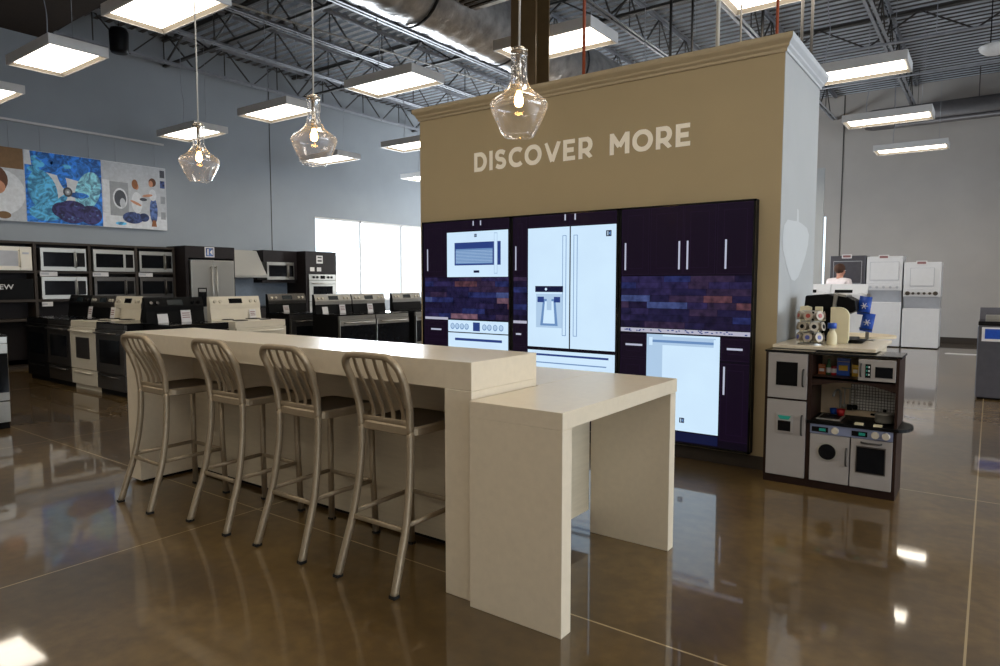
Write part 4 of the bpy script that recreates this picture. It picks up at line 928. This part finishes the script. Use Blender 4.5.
for x in (.60, .71): MB().box(x - .025, x + .025, .0, .035, .475, .487, 'cream').build('burner_tag', t)
loc_t = Vector((TX0, TY, 0))
def onto(o, x, y, z): o.location = (TX0 + x, TY + y, z); return o
tt = thing('toy_pot', 'small grey lidded toy pot on the right toy burner', 'toy pot', (TX0 + .73, TY + .16, .481)); tt.scale = (1.1, 1.1, 1.1)
MB().lathe([(0, 0), (.048, 0), (.052, .01), (.052, .05), (.056, .052), (.03, .062), (0, .064)], (0, 0, 0), 'toy_grey', 22).build('pot_body', tt)
MB().cyl((0, 0, .063), (0, 0, 1), .01, .014, 'black', 10).build('lid_knob', tt)
for s in (-1, 1): MB().tube([(s * .052, -.014, .04), (s * .072, -.014, .042), (s * .072, .014, .042), (s * .052, .014, .04)], .004, 'black', 6).build('handle', tt)
for i, (x, lab) in enumerate(((.462, 'toy utensil hanging left under the valance of the toy kitchen'), (.495, 'toy utensil hanging in the middle of the three toy utensils'), (.528, 'toy utensil hanging right of the three toy utensils'))):
    q = MB(); q.box(-.004, .004, 0, .004, -.11, 0, 'toy_grey')
    if i == 0: q.ico((0, 0.002, -.125), .017, 'toy_grey', (1, .5, 1.1))
    elif i == 1: q.box(-.016, .016, 0, .003, -.15, -.11, 'black')
    else: q.ico((0, 0.002, -.127), .02, 'black', (1, .5, 1))
    o = onto(q.build('toy_utensil'), x, D - .045, .665); tag(o, lab, 'toy utensil', 'toy utensils in the toy kitchen')
q = MB(); q.tube([(.44, D - .04, .668), (.55, D - .04, .668)], .003, 'toy_grey', 6); q.bar((.445, D - .04, .668), (.445, D - .02, .668), .004, .004, 'toy_grey'); q.bar((.545, D - .04, .668), (.545, D - .02, .668), .004, .004, 'toy_grey'); q.build('utensil_rail', t)
def tcup(x, y, m, lab, z=.475): q = MB(); q.lathe([(0, 0), (.022, 0), (.028, .045), (.025, .045), (.02, .006), (0, .006)], (0, 0, 0), m, 16).tube([(.026, 0, .036), (.042, 0, .03), (.038, 0, .012), (.023, 0, .01)], .004, m, 6); onto(q.build('toy_cup'), x, y, z); 
tcup(.40, .295, 'blue_pack', ''); tag(COL.objects['toy_cup'], 'blue toy cup beside the toy sink', 'toy cup')
q = MB(); q.lathe([(0, 0), (.022, 0), (.028, .045), (.025, .045), (.02, .006), (0, .006)], (0, 0, 0), 'red', 16); o = onto(q.build('toy_cup'), .455, .30 - .07, .483); o.location.z = .485; tag(o, 'red toy cup on the toy counter under the utensils', 'toy cup')
for x, w_, h, m, lab in ((.335, .045, .07, 'orange', 'orange toy food box on the upper toy shelf'), (.375, .03, .11, 'green', 'green toy bottle on the upper toy shelf'), (.41, .03, .06, 'red', 'red toy can on the upper toy shelf'), (.47, .08, .12, 'blue_pack', 'blue toy food box on the upper toy shelf'), (.545, .04, .08, 'yellow', 'yellow toy food box on the upper toy shelf')):
    q = MB()
    if 'bottle' in lab: q.lathe([(0, 0), (.016, 0), (.017, .06), (.008, .085), (.008, .11), (0, .11)], (0, 0, 0), 'green', 14).lathe([(.0175, .015), (.0175, .05)], (0, 0, 0), 'card', 14)
    elif 'can' in lab: q.lathe([(0, 0), (.017, 0), (.018, .003), (.018, .057), (.016, .06), (0, .06)], (0, 0, 0), 'red', 14).lathe([(.0185, .015), (.0185, .045)], (0, 0, 0), 'card', 14)
    else: q.box(-w_ / 2, w_ / 2, -.015, .015, 0, h, m).box(-w_ * .35, w_ * .35, -.0165, -.015, h * .3, h * .6, 'card' if m != 'blue_pack' else 'yellow').box(-w_ / 2, w_ / 2, -.016, -.015, h * .8, h * .83, 'beige')
    o = onto(q.build({'bottle': 'toy_bottle', 'can': 'toy_can'}.get(lab.split()[2], 'toy_food_box')), x, .18, .775); tag(o, lab, 'toy food')

# coffee counter behind the toy
t = thing('coffee_counter', 'white topped counter behind the toy kitchen holding coffee supplies', 'counter', (-.95, 5.5, 0))
q = MB(); q.box(-1.255, -.63, 5.36, 5.90, 0, .947, 'counter_panel'); loc0(q.build('cabinet', t), t)
q = MB(); q.box(-1.26, -.60, 5.06, 5.93, .947, .972, 'counter'); loc0(q.build('countertop', t, bev=.004), t)
ZK = .972
# coffee pod carousel
t = thing('coffee_pod_carousel', 'wire carousel full of coffee pods on the coffee counter', 'carousel', (-1.04, 5.22, ZK)); t.scale = (1.12, 1.12, 1.13)
q = MB(); q.cyl((0, 0, 0), (0, 0, 1), .075, .006, 'stainless', 24).tube([(0, 0, 0), (0, 0, .22)], .005, 'stainless', 8)
for k in range(6): a = k * PI / 3; q.tube([(.06 * math.cos(a), .06 * math.sin(a), .005), (.06 * math.cos(a), .06 * math.sin(a), .21)], .002, 'stainless', 6)
for z in (.005, .075, .145, .21): q.lathe([(.058, z), (.061, z + .002), (.058, z + .004)], (0, 0, 0), 'stainless', 20)
q.build('rack', t)
for r_, z in enumerate((.042, .11, .178)):
    for k in range(7):
        a = k * 2 * PI / 7 + (r_ % 2) * PI / 7 + .2; c_ = (math.cos(a), math.sin(a))
        q = MB(); q.cyl((.035 * c_[0], .035 * c_[1], z), (c_[0], c_[1], .15), .02, .045, 'pod_grey', 12, .026).cyl((.079 * c_[0], .079 * c_[1], z + .007), (c_[0], c_[1], .15), .028, .003, 'foil_lid', 14).cyl((.082 * c_[0], .082 * c_[1], z + .007), (c_[0], c_[1], .15), .014, .002, ('pod_blue', 'black', 'pod_red')[r_], 12)
        o = q.build('coffee_pod'); o.location = t.location; o.scale = t.scale
        tag(o, 'foil lidded coffee pod in the %s tier of the wire carousel' % ('lowest', 'middle', 'top')[r_], 'coffee pod', 'coffee pods in the %s tier of the carousel' % ('lowest', 'middle', 'top')[r_])
# cream letters / bottle / cup
def dshape(w_, h):
    r = min(w_ * .62, h * .25); return [(0, 0), (w_ - .01, 0), (w_, .03), (w_, h - r)] + [(w_ - r + r * math.cos(a), h - r + r * math.sin(a)) for a in [PI / 2 * i / 5 for i in range(1, 6)]] + [(0, h)]
q = MB(); q.prism([(x, z) for x, z in dshape(.125, .265)], 1, 0, .03, 'cream'); o = q.build('foam_letter', bev=.003); o.location = (-.945, 5.40, ZK); tag(o, 'large cream D shaped cutout standing on the coffee counter', 'cutout')
q = MB(); q.prism([(0, 0), (.03, 0), (.03, .16), (.07, .16), (.07, .2), (.05, .21), (.05, .265), (0, .265)], 1, 0, .03, 'cream'); o = q.build('foam_letter', bev=.003); o.location = (-1.055, 5.42, ZK); tag(o, 'narrow cream notched cutout behind the pod carousel', 'cutout')
q = MB(); q.prism([(0, 0), (.08, 0), (.08, .26), (.05, .27), (0, .265)], 1, 0, .03, 'cream'); o = q.build('foam_letter', bev=.003); o.location = (-1.16, 5.42, ZK); tag(o, 'cream cutout half hidden behind the left of the pod carousel', 'cutout')
t = thing('creamer_bottle', 'small cream bottle with blue cap beside the pod carousel', 'bottle', (-.905, 5.25, ZK))
MB().lathe([(0, 0), (.032, 0), (.034, .01), (.034, .06), (.026, .09), (.018, .1), (.018, .12), (0, .12)], (0, 0, 0), 'cream', 20).build('bottle_body', t)
MB().lathe([(0, .118), (.03, .118), (.03, .155), (.028, .157), (0, .157)], (0, 0, 0), 'blue_pack', 20).build('cap', t)
# coffee machine
t = thing('coffee_machine', 'black coffee machine with silver front trim on the coffee counter', 'coffee machine', (-.99, 5.68, ZK), 0)
q = MB(); q.box(-.17, .03, -.14, .14, 0, .26, 'black').prism([(-.17, .22), (.03, .22), (.045, .34), (.0, .36), (-.16, .345)], 1, -.14, .14, 'black'); q.build('body', t, bev=.01)
q = MB(); q.prism([(.045, .22), (.12, .20), (.19, .24), (.18, .31), (.12, .34), (.055, .35)], 1, -.12, .12, 'black'); q.build('brew_head', t, bev=.008)
q = MB(); q.prism([(.03, .22), (.05, .21), (.065, .35), (.04, .365)], 1, -.145, .145, 'stainless').prism([(.06, .345), (.12, .335), (.12, .35), (.06, .362)], 1, -.125, .125, 'stainless'); q.build('silver_trim', t)
q = MB(); q.box(.03, .19, -.1, .1, 0, .03, 'black'); q.build('drip_tray', t, bev=.006)
q = MB(); q.box(.035, .075, -.1, .1, .03, .21, 'stainless'); q.build('water_panel', t)
# blue packs hang on a stand
q = MB(); q.box(-.012, .012, -.012, .012, 0, .36, 'stainless').box(-.05, .05, -.05, .05, 0, .008, 'stainless').box(0, .02, -.006, .006, .345, .352, 'stainless'); o = q.build('pack_stand'); o.location = (-.755, 5.81, ZK); tag(o, 'slim metal stand behind the blue coffee packs', 'stand')
def pack(x, z, rot, lab):
    q = MB(); w_, h = .085, .14; n = 6; vs = []; fs = []
    for s in (-1, 1):
        for i in range(n + 1):
            for j in range(n + 1):
                u, v = i / n, j / n; th = .022 * math.sin(PI * u) ** .6 * math.sin(PI * v) ** .6 if 0 < u < 1 and 0 < v < 1 else .001
                vs.append(((u - .5) * w_, s * th, (v - .5) * h))
    for s in range(2):
        for i in range(n):
            for j in range(n): o = s * (n + 1) ** 2; fs.append((o + i * (n + 1) + j, o + (i + 1) * (n + 1) + j, o + (i + 1) * (n + 1) + j + 1, o + i * (n + 1) + j + 1))
    q.add(vs, fs, 'blue_pack', True)
    for a in range(3): c_, s_ = math.cos(a * PI / 3) * .024, math.sin(a * PI / 3) * .024; q.bar((-c_, -.0235, -s_), (c_, -.0235, s_), .004, .005, 'card', ref=(0, 1, 0))
    q.box(-.045, .045, -.0235, -.02, -.055, -.045, 'blue_deep')
    o = q.build('coffee_pack'); o.location = (x, 5.70, z); o.rotation_euler = (0, rot, 0); tag(o, lab, 'coffee pack', 'blue coffee packs')
pack(-.765, ZK + .27, .12, 'upper blue pack with white star print beside the coffee machine'); pack(-.742, ZK + .145, .16, 'lower blue pack with white star print beside the coffee machine')
q = MB(); q.lathe([(0, 0), (.045, 0), (.07, .02), (.075, .03), (.045, .025), (0, .02)], (0, 0, 0), 'black', 20); o = q.build('small_dish'); o.location = (-.79, 5.5, ZK); tag(o, 'small black dish at the foot of the cream D cutout', 'dish')
q = MB(); q.cyl((0, 0, 0), (0, 0, 1), .28, .02, 'beige', 28, .28).cyl((0, 0, -.91), (0, 0, 1), .035, .91, 'steel', 14).cyl((0, 0, -.93), (0, 0, 1), .2, .02, 'steel', 20); o = q.build('side_table'); o.location = (-.93, 6.75, .93); tag(o, 'beige round tall side table behind the coffee counter', 'table')

# ------------------------------------------------------------------ laundry
def stack(label, x0, x1, y, h, kind, knobs, zc):
    t = thing('stacked_laundry', label, 'washer dryer', ((x0 + x1) / 2, y, 0), 0, 'stacked laundry units at the back wall'); hw = (x1 - x0) / 2; b = 'enamel_cool' if kind == 'w' else 'washer_dark'
    MB().box(-hw, hw, 0, .68, .02, zc, b).box(-hw, hw, .04, .68, 0, .02, 'black').build('washer_body', t, bev=.01)
    MB().box(-hw, hw, 0.0, .68, zc + .40, h, b).build('dryer_body', t, bev=.01)
    q = MB(); q.prism([(.16, zc), (.68, zc), (.68, zc + .27), (.02, zc + .27)], 0, -hw + .01, hw - .01, 'panel_grey' if kind == 'w' else 'black'); q.build('recess_panel', t)
    q = MB(); q.box(-hw, hw, -.01, .68, zc + .26, zc + .40, b); cp = q.build('control_panel', t, bev=.005)
    for k in range(knobs):
        x = -hw * .75 + 1.5 * hw * k / (knobs - 1); MB().cyl((x, -.01, zc + .33), (0, -1, 0), .045 if (k in (0, knobs - 1) and knobs == 6) else .028, .03, 'stainless_dark' if knobs == 6 else 'panel_grey', 14).build('knob', t)
    q = MB(); dx = hw * (.78 if knobs != 6 else .62); q.box(-dx - .012, dx + .012, -.004, 0, zc + .48, h - .12, 'panel_grey').box(-dx, dx, -.016, -.004, zc + .492, h - .132, b); q.build('dryer_door', t, bev=.003)
    MB().box(-.12, .08, -.012, 0, h - .06, h + .03, 'card').box(-.1, .06, -.014, -.012, h - .04, h + .01, 'card_ink').build('energy_label', t)
stack('dark grey stacked laundry unit behind the person, left of the white ones', -3.02, -2.30, 17.0, 2.03, 'd', 5, .92)
stack('taller white stacked washer and dryer in the middle of the three at the back wall', -2.27, -1.58, 17.0, 2.0, 'w', 5, .99)
stack('shorter white stacked washer and dryer at the right of the back wall units', -1.55, -.87, 17.0, 1.86, 'w', 6, .86)
def toploader(label, x, y):
    t = thing('washing_machine', label, 'washer', (x, y, 0), 0, 'white washers seen from behind the coffee counter')
    MB().box(-.335, .335, 0, .64, .0, .26, 'panel_grey').build('pedestal', t, bev=.005); off = .27
    MB().box(-.345, .345, 0, .66, .26, 1.19, 'enamel_cool').build('body', t, bev=.01)
    MB().box(-.29, .29, .03, .48, 1.19, 1.205, 'enamel_cool').build('lid', t, bev=.004)
    q = MB(); q.prism([(.50, 1.10), (.66, 1.10), (.66, 1.39), (.60, 1.39)], 0, -.345, .345, 'enamel_cool'); q.build('console', t, bev=.004)
    q = MB(); q.add([(-.27, .53, 1.20), (.07, .53, 1.20), (.07, .553, 1.27), (-.27, .553, 1.27)], [(0, 1, 2, 3)], 'black'); q.build('console_display', t)
    return t
for k, (x, l) in enumerate(((-3.83, 'white washer mostly hidden by the pale wall end'), (-3.12, 'white washer next to the pale wall end, left of two in view'), (-2.42, 'white washer right of its twin, in front of the person'))): toploader(l, x, 15.2)
# right grey washer
t = thing('washing_machine', 'dark grey top loading washer with blue sign at the right photo edge', 'washer', (.24, 10.0, 0))
MB().box(-.345, .345, .0, .70, .02, .90, 'washer_dark').box(-.33, .33, .03, .66, 0, .02, 'black').build('body', t, bev=.012)
MB().box(-.352, -.345, .03, .66, .05, .88, 'washer_side').build('side_panel', t)
q = MB(); q.box(-.35, .35, -.01, .70, .90, .95, 'black_gloss'); q.build('top_deck', t, bev=.01)
q = MB(); q.prism([(.02, .95), (.06, .98), (.15, 1.01), (.35, 1.02), (.50, 1.0), (.56, .97), (.58, .95)], 0, -.28, .28, 'stainless'); q.build('lid', t, bev=.006)
q = MB(); q.prism([(.58, .95), (.70, .95), (.70, 1.10), (.64, 1.10)], 0, -.345, .345, 'washer_dark'); q.build('console', t, bev=.005)
q = MB(); q.box(-.31, .2, -.012, -.001, .71, .88, 'card').box(-.28, .18, -.014, -.012, .74, .86, 'blue_pack'); q.build('promo_sticker', t)
q = MB(); q.cyl((-.09, -.012, .97), (1, 0, 0), .012, .18, 'stainless', 10); q.build('lid_handle', t)
t = thing('washing_machine', 'dark grey washer beyond the right photo edge', 'washer', (1.05, 10.0, 0))
MB().box(-.345, .345, .0, .70, .02, .95, 'washer_dark').build('body', t, bev=.012)
MB().box(-.28, .28, .05, .55, .95, .99, 'stainless').build('lid', t, bev=.006)
q = MB(); q.prism([(-.25, -.04), (.1, -.05), (.3, 0), (.25, .05), (-.2, .06)], 2, 0, .012, 'card'); o = q.build('floor_paper', bev=.003); o.location = (-.45, 16.1, 0); tag(o, 'white paper lying on the floor left of the grey washer', 'paper')
# floor seam trims
struct(MB().box(-3.55, -3.205, 17.0, 17.05, 0, 4.05, 'wall_pale').build('wall_partition'))
struct(MB().box(-3.20, -3.18, YB - .01, YB, 0, ZC, 'steel_dark').build('trim_4'))
struct(MB().box(XL, XL + .006, 9.28, 9.30, 2.13, ZC, 'steel_dark').build('trim_5'))
struct(MB().box(XL, XL + .006, 2.4, 2.42, 2.13, ZC, 'steel_dark').build('trim_6'))

# ------------------------------------------------------------------ person
def skin(name, verts, edges, radii, m, parent=None, root=0):
    me = bpy.data.meshes.new(name); me.from_pydata(verts, edges, []); me.materials.append(MATS[m])
    bm = bmesh.new(); bm.from_mesh(me); ly = bm.verts.layers.skin.verify(); bm.verts.ensure_lookup_table()
    for i, r in enumerate(radii): bm.verts[i][ly].radius = r if isinstance(r, tuple) else (r, r); bm.verts[i][ly].use_root = (i == root)
    bm.to_mesh(me); bm.free()
    o = bpy.data.objects.new(name, me); COL.objects.link(o)
    o.modifiers.new('s', 'SKIN').use_smooth_shade = True; sb = o.modifiers.new('u', 'SUBSURF'); sb.levels = 2; sb.render_levels = 2
    if parent: o.parent = parent
    return o
pv = [(0, 0, .95), (0, 0, 1.15), (0, -.01, 1.33), (0, -.02, 1.45), (0, -.03, 1.52), (0, -.05, 1.60), (0, -.05, 1.68),
      (.10, 0, .88), (.11, -.02, .50), (.11, .02, .10), (.11, -.12, .04), (-.10, 0, .88), (-.11, -.02, .50), (-.11, .02, .10), (-.11, -.12, .04),
      (.18, -.01, 1.38), (.25, 0, 1.12), (.22, -.18, .98), (.2, -.26, .97), (-.18, -.01, 1.38), (-.25, 0, 1.12), (-.22, -.18, .98), (-.2, -.26, .97)]
pe2 = [(0, 1), (1, 2), (2, 3), (3, 4), (4, 5), (5, 6), (0, 7), (7, 8), (8, 9), (9, 10), (0, 11), (11, 12), (12, 13), (13, 14), (2, 15), (15, 16), (16, 17), (17, 18), (2, 19), (19, 20), (20, 21), (21, 22)]
pr2 = [(.15, .11), (.14, .10), (.17, .11), .06, .055, (.075, .09), (.07, .085), .085, .06, .045, .04, .085, .06, .045, .04, .06, .045, .035, .03, .06, .045, .035, .03]
body = skin('person', pv, pe2, pr2, 'skin'); body.location = (-2.70, 16.2, 0.0); body.scale = (1.15, 1.15, 1.03); body.rotation_euler = (0, 0, 2.6)
tag(body, 'person in a pinkish white shirt seen from behind near the dark stacked unit', 'person')
sh = skin('shirt', [(0, 0, .92), (0, 0, 1.15), (0, -.01, 1.37), (0, -.015, 1.50), (.20, -.01, 1.41), (.265, 0, 1.14), (-.20, -.01, 1.41), (-.255, 0, 1.14)], [(0, 1), (1, 2), (2, 3), (2, 4), (4, 5), (2, 6), (6, 7)], [(.17, .13), (.16, .12), (.2, .13), (.105, .09), .08, .06, .075, .06], 'shirt', body)
skin('trousers', [(0, 0, .96), (.10, 0, .86), (.11, -.02, .5), (.11, .02, .1), (-.10, 0, .86), (-.11, -.02, .5), (-.11, .02, .1)], [(0, 1), (1, 2), (2, 3), (0, 4), (4, 5), (5, 6)], [(.16, .12), .1, .075, .065, .1, .075, .065], 'trousers', body)
q = MB(); q.ico((0, -.015, 1.675), .115, 'hair', (.82, .95, 1.0)); q.build('hair', body)
q = MB(); q.ico((0, -.15, 1.60), .018, 'skin', (.8, 1, 1.3)).ico((.035, -.128, 1.635), .01, 'card').ico((-.035, -.128, 1.635), .01, 'card').ico((.085, -.04, 1.62), .02, 'skin', (.4, .8, 1.3)).ico((-.085, -.04, 1.62), .02, 'skin', (.4, .8, 1.3)).box(-.025, .025, -.134, -.125, 1.558, 1.566, 'pod_red'); q.build('face', body)

# ------------------------------------------------------------------ lights
def area(name, loc, rot, sx, sy, e, col):
    l = bpy.data.lights.new(name, 'AREA'); l.shape = 'RECTANGLE'; l.size = sx; l.size_y = sy; l.energy = e; l.color = col
    o = bpy.data.objects.new(name, l); COL.objects.link(o); o.location = loc; o.rotation_euler = rot; return o
area('window_daylight', (XL + .02, 13.5, 2.0), (0, -PI / 2, 0), 2.0, 5.8, 900, (.85, .93, 1))
area('left_wall_fill', (-6.5, 17.6, 2.6), (0, PI / 2, math.radians(-25)), 3.0, 3.0, 900, (.88, .95, 1))  # added lamp hidden behind the display wall to brighten the left wall
area('right_daylight_fill', (XR - .05, 5.5, 2.4), (0, PI / 2, 0), 3.4, 12.5, 700, (.82, .9, 1))  # lamp added inside the unseen right windows, boosts daylight from that side
wd = bpy.data.worlds.new('sky'); SC.world = wd; wd.use_nodes = True
bg = wd.node_tree.nodes['Background']; bg.inputs['Color'].default_value = (.86, .93, 1, 1); bg.inputs['Strength'].default_value = 2.2

# ------------------------------------------------------------------ camera
cam = bpy.data.cameras.new('camera'); co = bpy.data.objects.new('camera', cam); COL.objects.link(co)
cam.sensor_width = 36; cam.lens = 36 * 670 / 1000; cam.clip_start = .05; cam.clip_end = 200
co.location = (0, 0, 1.413); co.rotation_euler = (PI / 2 - math.atan(50 / 670), 0, math.radians(36.2))
SC.camera = co
SC.view_settings.view_transform = 'Standard'; SC.view_settings.look = 'None'; SC.view_settings.exposure = 0; SC.view_settings.gamma = 1
SC.cycles.sample_clamp_indirect = 6; SC.cycles.max_bounces = 8
